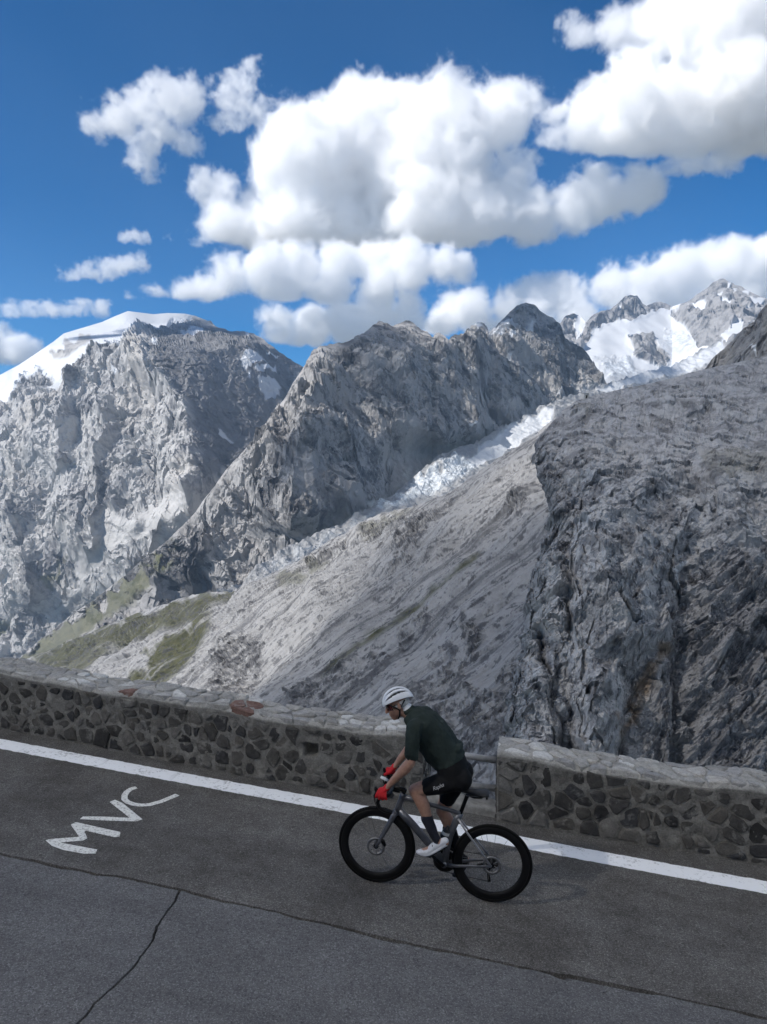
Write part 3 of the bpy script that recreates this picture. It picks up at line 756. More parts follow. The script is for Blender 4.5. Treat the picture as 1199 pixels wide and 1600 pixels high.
def build_clouds():
    sky_cloud([(560, 215, 78), (500, 232, 72), (455, 262, 62), (430, 290, 48), (620, 205, 80), (690, 205, 80), (745, 190, 66), (778, 190, 48), (620, 285, 95), (530, 305, 90), (700, 285, 85), (560, 165, 44), (600, 160, 40), (730, 155, 34), (765, 165, 36), (510, 190, 40),
               (460, 335, 62), (400, 345, 58), (355, 365, 42), (315, 385, 34), (290, 398, 26), (560, 345, 72), (660, 345, 74), (760, 340, 62), (830, 330, 52), (880, 318, 44), (800, 290, 48), (925, 308, 36), (960, 305, 30), (1000, 297, 28), (1022, 298, 18), (820, 262, 28), (790, 255, 26), (840, 365, 36), (720, 372, 40)],
              392, 'largest cumulus cloud, tall and white with a grey base in the middle of the sky', seed=1, puff=700, px=2.7)
    sky_cloud([(360, 430, 34), (410, 420, 38), (470, 425, 42), (530, 420, 44), (590, 412, 44), (640, 410, 40), (690, 408, 34), (722, 410, 22), (440, 452, 40), (510, 455, 40), (330, 452, 30), (290, 462, 26), (250, 470, 22), (210, 478, 17), (590, 440, 36), (640, 435, 30)],
              478, 'flat-bottomed cloud band just under the largest cumulus', seed=2, puff=430, d=10300)
    sky_cloud([(440, 515, 36), (490, 508, 40), (540, 505, 40), (590, 500, 36), (630, 495, 30), (600, 468, 26), (640, 468, 26), (570, 470, 20), (470, 540, 30)],
              548, 'soft cloud low behind the rock ridge, left of the dark pyramid peak', seed=3, puff=420, d=10700)
    sky_cloud([(700, 490, 34), (740, 485, 34), (790, 480, 30), (840, 470, 36), (870, 462, 34), (900, 462, 30), (690, 515, 30), (760, 510, 30), (830, 500, 40), (900, 495, 36)],
              530, 'low cumulus bank behind the pyramid peak', seed=4, puff=400, d=11200)
    sky_cloud([(960, 455, 38), (1010, 445, 42), (1060, 432, 42), (1110, 425, 40), (1160, 415, 44), (1200, 405, 40), (1250, 400, 60), (1000, 480, 40), (1080, 470, 46), (1160, 455, 46)],
              510, 'low cumulus bank behind the snowy peaks at the head of the valley', seed=5, puff=380, d=9700)
    sky_cloud([(1000, 160, 56), (955, 170, 44), (910, 185, 38), (875, 185, 32), (850, 172, 26), (838, 152, 20), (985, 125, 36), (1050, 165, 66), (1100, 150, 72), (1160, 140, 78), (1230, 140, 95), (1320, 150, 110), (960, 215, 44), (1020, 220, 50), (1090, 215, 56), (1160, 210, 56), (1240, 205, 70),
               (1100, 80, 66), (1150, 40, 80), (1210, 20, 90), (1080, 20, 60), (1050, 10, 46), (1290, 60, 100), (1130, 100, 60)],
              252, 'great white cumulus cloud running out of the picture at the top', seed=6, puff=620, d=10800, px=2.8)
    sky_cloud([(1040, 45, 28), (1005, 50, 28), (970, 52, 26), (935, 55, 24), (905, 48, 22), (885, 45, 16), (985, 30, 22), (1020, 70, 22)], 78, 'ragged wisp of cloud jutting left above the great cumulus', seed=7, puff=260, px=3.0, mat=CMT, wisp=0.35, d=10900)
    sky_cloud([(165, 190, 26), (190, 178, 30), (220, 165, 32), (255, 158, 34), (290, 155, 30), (240, 195, 30), (225, 225, 28), (220, 250, 24), (225, 268, 18), (260, 210, 24), (295, 218, 18), (145, 195, 18)],
              285, 'broken three-armed cloud in the left half of the sky', seed=8, puff=300, px=3.0, mat=CMT, wisp=0.6)
    sky_cloud([(350, 148, 24), (378, 160, 26), (395, 145, 22), (365, 130, 18), (395, 108, 16), (415, 170, 14), (340, 195, 16)], 205, 'small ragged cloud beside the broken three-armed cloud', seed=9, puff=240, px=2.6, mat=CMT, wisp=0.65)
    sky_cloud([(305, 290, 22), (325, 295, 28), (350, 310, 26), (340, 280, 20), (362, 320, 14)], 335, 'small puff of cloud left of the largest cumulus', seed=10, puff=260, px=2.6, mat=CMT, wisp=0.4)
    sky_cloud([(110, 428, 14), (140, 426, 16), (170, 420, 18), (200, 412, 16), (220, 406, 12), (95, 425, 10)], 442, 'thin streak of cloud above the snow-capped mountain', seed=11, puff=200, px=2.2, mat=CMT, wisp=0.5)
    sky_cloud([(195, 370, 10), (212, 370, 13), (226, 371, 9)], 382, 'tiny flat cloud above the thin streak', seed=12, puff=150, px=1.8, mat=CMT, wisp=0.45)
    sky_cloud([(-10, 540, 34), (25, 545, 30), (55, 545, 22), (-50, 545, 40), (10, 520, 18)], 580, 'cloud at the edge of the sky behind the snow cap', seed=13, puff=340, px=3.4, d=12800)
    sky_cloud([(-20, 490, 16), (20, 488, 16), (60, 486, 14), (110, 485, 14), (160, 482, 13)], 500, 'long flat veil of cloud over the snow cap', seed=14, puff=240, px=2.8, mat=CMT, wisp=0.45, d=12600)
    sky_cloud([(1050, 264, 16), (1080, 260, 18), (1115, 260, 18), (1145, 262, 14), (1030, 270, 10)], 276, 'thin flat cloud under the great cumulus', seed=15, puff=220, px=2.6, mat=CMT, wisp=0.05, d=10600)
    # the cloud overhead, towards the sun, whose shadow lies on the road, the spur and part of the slopes
    def over(P, r, h=2350.0):
        k = (h - P[2]) / SUN[2]
        return [P[0] + SUN[0] * k, P[1] + SUN[1] * k, h], r
    rg = random.Random(4)
    spots = [((-120, 480, -150), 80), ((-25, 425, -130), 130), ((-15, 525, -110), 75), ((55, 465, -80), 115), ((90, 555, -45), 85), ((130, 500, -30), 120), ((160, 615, 5), 80), ((220, 540, 20), 135), ((60, 640, -40), 110), ((115, 700, 0), 110), ((5, 570, -90), 85), ((60, 330, -60), 150), ((320, 560, 60), 180), ((-150, 390, -150), 110)]
    for gy_ in range(-1500, 520, 190):                     # a broad field of puffs behind that ragged edge
        for gx_ in range(-900, 1500, 190):
            x_, y_ = gx_ + rg.uniform(-60, 60), gy_ + rg.uniform(-60, 60)
            if (x_ + 100) * 0.44 - (y_ - 544) * 0.9 < 190 + 0.10 * abs(x_): continue
            spots.append(((x_, y_, 0), rg.uniform(170, 240)))
    cr = [over(np.array(p), r) for p, r in spots]
    cloud([c for c, _ in cr], [r for _, r in cr], 24.0, 2230.0, CMD, 'broad cloud overhead that keeps the road in shade', seed=17, puff=230)
    # unseen cloud field over and behind the camera, spread out to brighten the road
    rg = random.Random(9)
    zen = []
    for gy_ in range(-7000, 2300, 400):
        for gx_ in range(-6400, 6800, 400):
            x_, y_ = gx_ + rg.uniform(-130, 130), gy_ + rg.uniform(-130, 130)
            near = x_ > 0.55 * y_ - 1500 and x_ > -1000
            behind = y_ < -2900
            side = y_ > 0 and x_ < 1.15 * y_ - 400 and math.hypot(x_, y_) > 3300      # keep out of the view
            if not (near or behind) or side or rg.random() < 0.08 or math.hypot(x_, y_) > 7200: continue
            zen.append(((x_, y_, 2420.0), rg.uniform(300, 430)))
    cloud([c for c, _ in zen], [r for _, r in zen], 64.0, 2260.0, CMZ, 'unseen cloud field overhead and behind the viewer, spread out to light the road', seed=19, puff=370, sharp=3.0)
    far = [((40, 2650, 300), 170), ((-200, 2000, 0), 120), ((800, 3850, 550), 300), ((1250, 4300, 600), 260), ((150, 2450, 100), 110), ((-850, 5200, 480), 270), ((-950, 5300, 800), 240), ((-1000, 4750, 130), 150), ((-900, 5000, 300), 220)]  # unseen puffs set to shade the ridge and the far mountain's right face
    cr = [over(np.array(p), r) for p, r in far]
    cloud([c for c, _ in cr], [r for _, r in cr], 32.0, 2250.0, CMF, 'unseen cloud added over the valley to shade the ridge and far mountain', seed=18, puff=240)

build_clouds()

# ------------------------------------------------------------------ valley air
def build_haze():
    bm = bmesh.new()
    lo = (-7600, -1500, -1301); hi = (8200, 8300, 1800)
    vs = [bm.verts.new((x, y, z)) for x in (lo[0], hi[0]) for y in (lo[1], hi[1]) for z in (lo[2], hi[2])]
    for f in ((0, 1, 3, 2), (4, 6, 7, 5), (0, 4, 5, 1), (2, 3, 7, 6), (0, 2, 6, 4), (1, 5, 7, 3)): bm.faces.new([vs[i] for i in f])
    bmesh.ops.recalc_face_normals(bm, faces=bm.faces)
    me = bpy.data.meshes.new('haze'); bm.to_mesh(me); bm.free()
    m = bpy.data.materials.new('valley_air'); m.use_nodes = True
    t = m.node_tree; t.nodes.remove(t.nodes['Principled BSDF'])
    pv = t.nodes.new('ShaderNodeVolumePrincipled')
    pv.inputs['Color'].default_value = (0.48, 0.70, 1.0, 1)
    pv.inputs['Density'].default_value = HAZE
    t.links.new(pv.outputs[0], t.nodes['Material Output'].inputs['Volume'])
    tag(link('haze', me, m), kind='stuff')
HAZE = 3.2e-5
build_haze()

def build_valley_floor():
    me = pydata('ground', [(-7500, -1400, -1300), (8100, -1400, -1300), (8100, 8200, -1300), (-7500, 8200, -1300)], [(0, 1, 2, 3)])
    t = NT('valley_ground'); c = t.ramp(t.noise(t.coord('Object'), 0.004, 6), [(0.4, (0.06, 0.07, 0.04)), (0.6, (0.14, 0.14, 0.11))]); t.base(c, 0.95)
    tag(link('ground', me, t.m), kind='structure')
build_valley_floor()
# ------------------------------------------------------------------ the road
GX, GY = -0.0769, 0.01435
def road_z(x, y):
    return (-3.7183 + CAMZ) + GX * (x - 0.9252) + GY * (y - 6.3966)
def on_road(px, py, lift=0.0):
    """the point of the road surface seen at photograph point (px, py)"""
    h, e = hray(px, py)
    h = float(h); e = float(e)
    k = (-3.7183) - GX * 0.9252 - GY * 6.3966
    Y = (k + lift) / (e - GX * h - GY)
    return np.array([h * Y, Y, e * Y + CAMZ])

def slab(name, outline, mat, thick=0.05, lift=0.0, label=None, kind='structure', parent=None):
    n = len(outline)
    V = [(x, y, road_z(x, y) + lift) for x, y in outline] + [(x, y, road_z(x, y) + lift - thick) for x, y in outline]
    area = sum(outline[i][0] * outline[(i + 1) % n][1] - outline[(i + 1) % n][0] * outline[i][1] for i in range(n))
    idx = list(range(n)) if area > 0 else list(range(n))[::-1]
    Fc = [idx] + [(idx[(i + 1) % n], idx[i], idx[i] + n, idx[(i + 1) % n] + n) for i in range(n)]
    bm = bmesh.new()
    vs = [bm.verts.new(v) for v in V]
    f0 = bm.faces.new([vs[i] for i in Fc[0]])
    for f in Fc[1:]: bm.faces.new([vs[i] for i in f])
    f0.normal_update()
    bmesh.ops.triangulate(bm, faces=[f0], ngon_method='EAR_CLIP')
    me = bpy.data.meshes.new(name); bm.to_mesh(me); bm.free()
    o = link(name, me, mat, parent)
    if kind: o['kind'] = kind
    if label: o['label'] = label
    return o

def asphalt_mat(name, dark, light, speck, stain):
    t = NT(name); co = t.coord('Object')
    n1 = t.noise(co, 80, 3, 0.75); n2 = t.noise(co, 34, 4, 0.65); n3 = t.noise(co, 1.3, 6, 0.6, 0.4); n4 = t.noise(co, 6.5, 5, 0.6)
    base = t.mix(t.ramp(n2, [(0.33, 0.0), (0.67, 1.0)]), dark, light)
    base = t.mix(t.ramp(n1, [(0.53, 0.0), (0.62, 1.0)]), base, speck)
    base = t.mix(t.ramp(t.noise(co, 60, 2, 0.5), [(0.30, 0.65), (0.42, 0.0)]), base, tuple(0.45 * v for v in dark))
    m = t.math('ADD', t.math('MULTIPLY', n3, 0.6), t.math('MULTIPLY', n4, 0.4))
    base = t.mix(t.ramp(m, [(0.38, 1.0), (0.62, 0.0)]), base, t.mix(1.0, base, stain, 'MULTIPLY'))
    # faint wheel tracks and drag marks along the lane
    cs = t.coord('Object', rot=(0, 0, R_(10.5)), scale=(0.22, 3.4, 1))
    base = t.mix(t.ramp(t.noise(cs, 1.0, 5, 0.6), [(0.42, 0.0), (0.66, 0.55)]), base, t.mix(1.0, base, (0.72, 0.72, 0.72), 'MULTIPLY'))
    t.base(base, 0.9, 0, 0.25)
    t.bump(t.math('ADD', n1, t.math('MULTIPLY', n2, 0.8)), 0.004, 0.8)
    return t.m

CRACK = [(-14, 8.75), (-3.38, 6.59), (-1.71, 6.25), (0.0, 5.81), (1.11, 5.56), (2.72, 5.24), (14, 2.98)]
WALL_L = [(-7.2, 10.02), (-4.76, 9.38), (-3.54, 9.07), (-1.44, 8.50), (0.0, 8.24), (0.43, 8.15)]
WALL_R = [(1.19, 7.90), (2.55, 7.63), (3.79, 7.39), (6.2, 6.92)]

def build_road():
    xs = np.concatenate([np.linspace(-14, -4.2, 8), np.arange(-4.0, 3.6, 0.018), np.linspace(3.8, 14, 8)])
    base = np.interp(xs, [p[0] for p in CRACK], [p[1] for p in CRACK])
    P = lambda s, k: np.stack([xs * k, xs * 0 + s, xs * 0], -1)
    j1 = 0.022 * fbm(P(1.5, 1.3), 5, 0.6); j2 = j1 + 0.010 * fbm(P(8.5, 5.0), 3, 0.6)
    gap = 0.026 + 0.020 * np.clip(fbm(P(4.5, 1.6), 4) + 0.2, 0, 1.2)
    chip = 0.10 * np.exp(-((xs - 1.62) / 0.24) ** 2) * (0.7 + 0.5 * fbm(P(2.5, 6.0), 3)) + 0.03 * np.exp(-((xs - 1.30) / 0.06) ** 2)
    up = base + j1; dn = base + j2 - gap - chip
    outer_m = asphalt_mat('asphalt_outer_lane', (0.085, 0.081, 0.076), (0.143, 0.137, 0.129), (0.27, 0.26, 0.248), (0.60, 0.585, 0.57))
    inner_m = asphalt_mat('asphalt_inner_lane', (0.094, 0.093, 0.094), (0.160, 0.158, 0.160), (0.25, 0.247, 0.247), (0.74, 0.74, 0.74))
    far = [(14, 6.4), (6.2, 7.4), (3.79, 7.75), (1.19, 8.35), (0.43, 8.6), (-1.44, 8.9), (-4.76, 9.8), (-7.2, 10.5), (-14, 12.2)]
    road = slab('road', list(zip(xs, up)) + far, outer_m, label='brownish outer lane of the asphalt pass road')
    # inner lane, split by the cross crack
    cc = [on_road(*p)[:2] for p in [(281, 1390), (274, 1408), (262, 1424), (244, 1448), (241, 1466), (226, 1488), (205, 1515), (180, 1540), (150, 1567), (122, 1600), (85, 1645)]]
    cc = np.array(cc)
    cy = np.linspace(cc[0, 1], cc[-1, 1], 120); cx = np.interp(-cy, -cc[:, 1], cc[:, 0]) + 0.010 * fbm(np.stack([cy * 6, cy * 0 + 2, cy * 0], -1), 4, 0.6)
    wid = 0.009 + 0.005 * np.clip(fbm(np.stack([cy * 4, cy * 0 + 5, cy * 0], -1), 3), -0.6, 1)
    il = xs < cx[0] - 0.008; ir = xs > cx[0] + 0.008
    left = list(zip(xs[il], dn[il])) + list(zip(cx - wid, cy))[1:] + [(cx[-1] - 0.1, 1.6), (-14, 4.6)]
    right = [(cx[-1] - 0.08, 1.6)] + list(zip(cx + wid, cy))[::-1][:-1] + list(zip(xs[ir], dn[ir])) + [(14, -1.0)]
    slab('road', left, inner_m, label='bluish inner lane of the road, part before the cross crack')
    slab('road', right, inner_m, label='bluish inner lane of the road, part beyond the cross crack')
    # broken asphalt left in the widened joint
    rgc = np.random.default_rng(5)
    k = (xs > 1.34) & (xs < 1.98)
    crumb = list(zip(xs[k], up[k] - 0.040)) + list(zip(xs[k], np.minimum(dn[k] + 0.016, up[k] - 0.044)))[::-1]
    tag(slab('broken_asphalt', crumb, inner_m, 0.03, -0.008), kind='structure')
    t = NT('joint_dirt_shade'); t.base(t.ramp(t.noise(t.coord('Object'), 40, 4), [(0.4, (0.008, 0.008, 0.008)), (0.7, (0.020, 0.019, 0.018))]), 1.0)  # dirt made near black, so shade down the cracks is in the colour
    slab('road_bed', [(-14, 2.5), (14, -1.5), (14, 6.2), (4, 7.5), (-7, 10.3), (-14, 12)], t.m, 0.02, -0.045, label='dirt under the cracks of the road, blackened to stand for their shade')
    # white edge line
    t = NT('edge_line_paint'); co = t.coord('Object')
    wn_ = t.math('ADD', t.math('MULTIPLY', t.noise(co, 26, 5, 0.7), 0.6), t.math('MULTIPLY', t.noise(co, 3.0, 4, 0.6), 0.4))
    cs = t.coord('Object', rot=(0, 0, R_(10.5)), scale=(9, 0.6, 1))
    seam = t.ramp(t.noise(cs, 1.0, 3, 0.5, 0.2), [(0.30, 0.5), (0.37, 0.0)])
    col = t.mix(t.ramp(wn_, [(0.36, 0.85), (0.46, 0.0)]), (0.86, 0.87, 0.88), (0.34, 0.34, 0.34))
    col = t.mix(seam, col, (0.42, 0.42, 0.42))
    t.base(col, 0.75, 0, 0.3); t.bump(t.noise(co, 90, 3, 0.6), 0.003, 0.6)
    c = [(-9.6, 10.17), (-4.54, 8.93), (-3.37, 8.64), (-2.28, 8.38), (-1.24, 8.14), (-0.3, 7.93), (1.45, 7.46), (2.46, 7.22), (3.58, 6.965), (8.5, 5.9)]
    lx = np.linspace(-9.6, 8.5, 900); ly = np.interp(lx, [p[0] for p in c], [p[1] for p in c])
    ker = np.ones(41) / 41; ly = np.convolve(np.pad(ly, 20, 'edge'), ker, 'valid')
    e1 = 0.010 * fbm(np.stack([lx * 9, lx * 0 + 1, lx * 0], -1), 4, 0.6); e2 = 0.010 * fbm(np.stack([lx * 9, lx * 0 + 6, lx * 0], -1), 4, 0.6)
    hw = 0.122
    slab('edge_line', list(zip(lx, ly - hw + e1)) + list(zip(lx, ly + hw + e2))[::-1], t.m, 0.003, 0.004, label='white painted line along the outer edge of the road')

def build_lettering():
    t = NT('lettering_paint'); co = t.coord('Object')
    col = t.mix(t.ramp(t.noise(co, 45, 5, 0.7), [(0.38, 0.8), (0.50, 0.0)]), (0.70, 0.70, 0.66), (0.22, 0.195, 0.185))
    t.base(col, 0.85, 0, 0.2)
    root = empty('road_lettering'); root['kind'] = 'structure'; root['label'] = 'hand-painted white letters MVC on the outer lane'
    z = lambda a, b: on_road(a / 2.855, 1020 + b / 2.855)[:2]
    W = 0.070
    def stroke(pts, w=W, closed=False, taper=(1, 1)):
        p = np.array([z(*q) for q in pts]); 
        d = np.gradient(p, axis=0); d /= np.linalg.norm(d, axis=1)[:, None]
        nrm = np.stack([-d[:, 1], d[:, 0]], -1)
        ww = np.linspace(taper[0], taper[1], len(p)) * w / 2
        return [tuple(q) for q in p + nrm * ww[:, None]] + [tuple(q) for q in (p - nrm * ww[:, None])[::-1]]
    # letters as outlines; M and V are joined strokes, each a few mm above the other where they meet
    def poly(name, pts, lift):
        o = slab(name, [tuple(z(*q)) for q in pts], t.m, 0.002, lift, kind=None, parent=root); return o
    poly('letter', [(205, 838), (225, 832), (350, 823), (352, 818), (316, 768), (340, 757), (362, 762), (538, 801), (534, 822), (510, 823), (382, 794), (378, 800), (390, 828), (372, 838), (268, 848), (292, 853), (434, 879), (428, 896), (380, 898), (285, 881), (232, 862)], 0.0040)
    poly('letter', [(490, 667), (514, 657), (548, 672), (636, 744), (606, 753), (480, 750), (358, 743), (372, 731), (480, 733), (580, 738), (560, 722)], 0.0044)
    arc = [(610, 602), (585, 608), (566, 622), (556, 638), (556, 654), (570, 667), (595, 676), (630, 681), (670, 678), (715, 666), (755, 650), (792, 634)]
    slab('letter', stroke(arc, 0.062), t.m, 0.002, 0.0042, kind=None, parent=root)

# ------------------------------------------------------------------ rubble walls
def clip_poly(poly, nx, ny, c):
    out = []
    n = len(poly)
    for i in range(n):
        a = poly[i]; b = poly[(i + 1) % n]
        da = a[0] * nx + a[1] * ny - c; db = b[0] * nx + b[1] * ny - c
        if da <= 0: out.append(a)
        if (da < 0) != (db < 0):
            t = da / (da - db); out.append((a[0] + (b[0] - a[0]) * t, a[1] + (b[1] - a[1]) * t))
    return out

def rubble(L, H, size, rg, aspect=1.35, jit=0.42, margin=0.0):
    """irregular stone outlines that fill L x H"""
    seeds = []
    rows = max(1, round(H / size))
    for r in range(rows):
        x = rg.uniform(-0.5, 0.3) * size * aspect
        while x < L + size:
            w = size * aspect * rg.choice((0.45, 0.6, 0.8, 1.0, 1.3, 1.75)) * rg.uniform(0.85, 1.15)
            seeds.append((x + w / 2 + rg.uniform(-jit, jit) * size * 0.5, (r + 0.5 + rg.uniform(-jit, jit)) * H / rows))
            x += w
    cells = []
    for i, s in enumerate(seeds):
        if not (-0.05 < s[0] < L + 0.05): continue
        p = [(margin, margin), (L - margin, margin), (L - margin, H - margin), (margin, H - margin)]
        for j, q in enumerate(seeds):
            if j == i or abs(q[0] - s[0]) > 4 * size: continue
            nx, ny = q[0] - s[0], q[1] - s[1]
            p = clip_poly(p, nx, ny, (nx * (s[0] + q[0]) + ny * (s[1] + q[1])) / 2)
            if len(p) < 3: break
        if len(p) >= 3: cells.append(p)
    return cells

def resample(poly, n, rg):
    P = np.array(poly + [poly[0]]); d = np.r_[0, np.cumsum(np.linalg.norm(np.diff(P, axis=0), axis=1))]
    t = (np.arange(n) + np.array([rg.uniform(-0.22, 0.22) for _ in range(n)])) / n * d[-1] % d[-1]
    t = np.sort(t)
    return np.stack([np.interp(t, d, P[:, 0]), np.interp(t, d, P[:, 1])], -1), d[-1]

def stone_mesh(name, poly, joint, proud, emb, rg, place):
    """one stone: outline shrunk by the joint, rounded shoulders, uneven face; place maps (u, v, w) to world"""
    Q, per = resample(poly, 9, rg)
    c = Q.mean(0)
    r = np.linalg.norm(Q - c, axis=1).mean()
    if r < 0.028: return None
    k = max(0.35, 1 - joint / r)
    Q = c + (Q - c) * k * np.array([rg.uniform(0.90, 1.04) for _ in range(9)])[:, None]
    tx, ty = rg.uniform(-0.09, 0.09), rg.uniform(-0.09, 0.09)
    V = []
    for sc_, w in ((1.05, -emb), (1.0, proud * 0.45), (0.80, proud)):
        for q in Q:
            p = c + (q - c) * sc_
            ww = w if w < 0 else w + (p[0] - c[0]) * tx + (p[1] - c[1]) * ty + rg.uniform(-0.004, 0.004)
            V.append(place(p[0], p[1], ww))
    V.append(place(c[0], c[1], proud + rg.uniform(0, 0.006)))
    Fc = []
    for a in (0, 9):
        for i in range(9): Fc.append((a + i, a + (i + 1) % 9, a + 9 + (i + 1) % 9, a + 9 + i))
    for i in range(9): Fc.append((18 + i, 18 + (i + 1) % 9, 27))
    return pydata(name, V, Fc, smooth=False)

def wall_mats():
    def stone(name, stops, sc_=14.0):
        t = NT(name); co = t.coord('Object')
        oi = t.n('ShaderNodeObjectInfo').outputs['Random']
        c = t.ramp(oi, stops)
        n = t.math('ADD', t.math('MULTIPLY', t.noise(co, sc_, 6, 0.65), 0.6), t.math('MULTIPLY', t.noise(co, sc_ * 5, 4, 0.6), 0.4))
        c = t.mix(t.ramp(n, [(0.38, 1.0), (0.60, 0.0)]), c, t.mix(1.0, c, (0.55, 0.55, 0.56), 'MULTIPLY'))
        lich = t.ramp(t.noise(co, 7.0, 7, 0.7), [(0.56, 0.0), (0.66, 0.5)])
        c = t.mix(lich, c, (0.26, 0.255, 0.235))
        t.base(c, 0.92, 0, 0.2); t.bump(n, 0.016, 0.9)
        return t.m
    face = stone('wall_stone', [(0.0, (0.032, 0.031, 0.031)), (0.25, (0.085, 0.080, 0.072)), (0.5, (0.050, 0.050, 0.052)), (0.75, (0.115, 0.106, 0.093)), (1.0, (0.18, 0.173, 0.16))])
    cope = stone('coping_stone', [(0.0, (0.28, 0.27, 0.25)), (0.35, (0.40, 0.39, 0.36)), (0.6, (0.33, 0.325, 0.315)), (0.85, (0.47, 0.455, 0.425)), (1.0, (0.52, 0.49, 0.44))])  # pale coping, raised further in colour as if lit from above
    white = stone('pale_stone', [(0.0, (0.58, 0.57, 0.54)), (1.0, (0.66, 0.65, 0.62))])
    red = stone('red_stone', [(0.0, (0.185, 0.112, 0.092)), (1.0, (0.225, 0.14, 0.115))])
    t = NT('mortar'); co = t.coord('Object')
    n = t.math('ADD', t.math('MULTIPLY', t.noise(co, 9, 7, 0.65), 0.6), t.math('MULTIPLY', t.noise(co, 55, 4, 0.6), 0.4))
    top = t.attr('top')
    c = t.mix(top, t.ramp(n, [(0.34, (0.080, 0.078, 0.071)), (0.5, (0.155, 0.149, 0.136)), (0.66, (0.245, 0.236, 0.217))]), t.ramp(n, [(0.34, (0.20, 0.195, 0.18)), (0.66, (0.42, 0.41, 0.38))]))  # top mortar paler than the face: light from above put into the colour
    t.base(c, 0.95, 0, 0.2); t.bump(n, 0.022, 1.0)
    return face, cope, white, red, t.m

def build_wall(path, label, seed, holes=(), specials=(), height=(0.74, 0.74), thick=0.50):
    rg = random.Random(seed)
    P = np.array(path, float)
    d = np.r_[0, np.cumsum(np.linalg.norm(np.diff(P, axis=0), axis=1))]
    L = d[-1]
    sx = np.linspace(0, L, 400); px_ = np.interp(sx, d, P[:, 0]); py_ = np.interp(sx, d, P[:, 1])
    ker = np.ones(25) / 25
    py_ = np.convolve(np.pad(py_, 12, 'reflect', reflect_type='odd'), ker, 'valid'); px_ = np.convolve(np.pad(px_, 12, 'reflect', reflect_type='odd'), ker, 'valid')
    tx = np.gradient(px_, sx); ty = np.gradient(py_, sx); l_ = np.hypot(tx, ty); tx /= l_; ty /= l_
    def hgt(s): return height[0] + (height[1] - height[0]) * s / L + 0.02 * math.sin(s * 2.3 + seed) + 0.012 * math.sin(s * 5.9)
    def world(s, depth, up):
        """s along the foot, depth into the wall (0 = road face), up from the road"""
        x = np.interp(s, sx, px_); y = np.interp(s, sx, py_); a = np.interp(s, sx, tx); b = np.interp(s, sx, ty)
        return (float(x - b * depth), float(y + a * depth), float(road_z(x, y) + up))
    face_m, cope_m, white_m, red_m, mortar_m = MATS
    root = empty('stone_wall', world(L / 2, thick / 2, 0))
    tag(root, label, 'wall', 'rubble walls along the outer edge of the road')
    inv = np.array(root.location)
    loc = lambda p: (p[0] - inv[0], p[1] - inv[1], p[2] - inv[2])
    # mortar body: one profile ring swept along the foot (face, rounded edge, top, back), ends closed
    ns = int(L / 0.022); ss = np.linspace(0, L, ns)
    prof = [(0.0, -0.06), (0.0, 0.0)] + [(0.0, v) for v in np.linspace(0.02, 0.93, 30)] + [(0.006, 0.955), (0.016, 0.975), (0.034, 0.992)] + [(v, 1.0) for v in np.linspace(0.06, thick - 0.04, 18)] + [(thick - 0.012, 0.985), (thick, 0.95), (thick, 0.4), (thick, -0.4)]
    npf = len(prof)
    V = np.zeros((ns, npf, 3)); T = np.zeros((ns, npf))
    for j, (dp, up) in enumerate(prof):
        for i, s in enumerate(ss):
            h = hgt(s); u = up * h
            dd = dp
            for (hs, hu, hw, hh) in holes:
                if abs(s - hs) < hw and abs(u - hu) < hh and dp == 0: dd = 0.16
            V[i, j] = world(s, dd, u)
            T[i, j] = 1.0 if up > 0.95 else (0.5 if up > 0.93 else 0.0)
    q = V / 0.16
    nzv = 0.016 * fbm(q, 5, 0.6) + 0.010 * fbm(V / 0.5, 3)
    a = np.interp(ss, sx, tx); b = np.interp(ss, sx, ty)
    for j, (dp, up) in enumerate(prof):
        nout = -1.0 if dp < 0.05 else (1.0 if dp > thick - 0.005 else 0.0)
        V[:, j, 0] += -b * nzv[:, j] * nout; V[:, j, 1] += a * nzv[:, j] * nout
        if up > 0.95: V[:, j, 2] += nzv[:, j] * 1.3
    V -= inv
    VV = V.reshape(-1, 3); Fq = grid_faces(ns, npf)
    me = pydata('mortar', VV, Fq)
    bm = bmesh.new(); bm.from_mesh(me); bm.verts.ensure_lookup_table()
    for i in (0, ns - 1): bm.faces.new([bm.verts[i * npf + j] for j in range(npf)])
    bmesh.ops.recalc_face_normals(bm, faces=bm.faces); bm.to_mesh(me); bm.free()
    me.attributes.new('top', 'FLOAT', 'POINT').data.foreach_set('value', T.astype(np.float32).ravel())
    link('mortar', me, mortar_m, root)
    # face stones
    H = min(height) - 0.05
    for poly in rubble(L, H, 0.138, rg, jit=0.75):
        c = np.mean(poly, axis=0)
        if any(abs(c[0] - hs) < hw + 0.07 and abs(c[1] - hu) < hh + 0.06 for hs, hu, hw, hh in holes): continue
        if rg.random() < 0.03: continue
        m = stone_mesh('stone', poly, rg.choice((0.008, 0.013, 0.019, 0.030)), rg.uniform(0.001, 0.022), 0.05, rg, lambda u, v, w: loc(world(u, -w, v + 0.01)))
        if m: link('stone', m, face_m, root)
    # end stones
    for end, sgn in ((0.0, 1), (L, -1)):
        for poly in rubble(thick, H, 0.17, rg):
            m = stone_mesh('stone', poly, 0.018, rg.uniform(0.004, 0.018), 0.05, rg, lambda u, v, w: loc(world(end - sgn * w, u, v + 0.01)) if 0 <= end - sgn * w <= L else
                           loc(tuple(np.array(world(end, u, v + 0.01)) - sgn * w * np.array([np.interp(end, sx, tx), np.interp(end, sx, ty), 0]))))
            if m: link('stone', m, face_m, root)
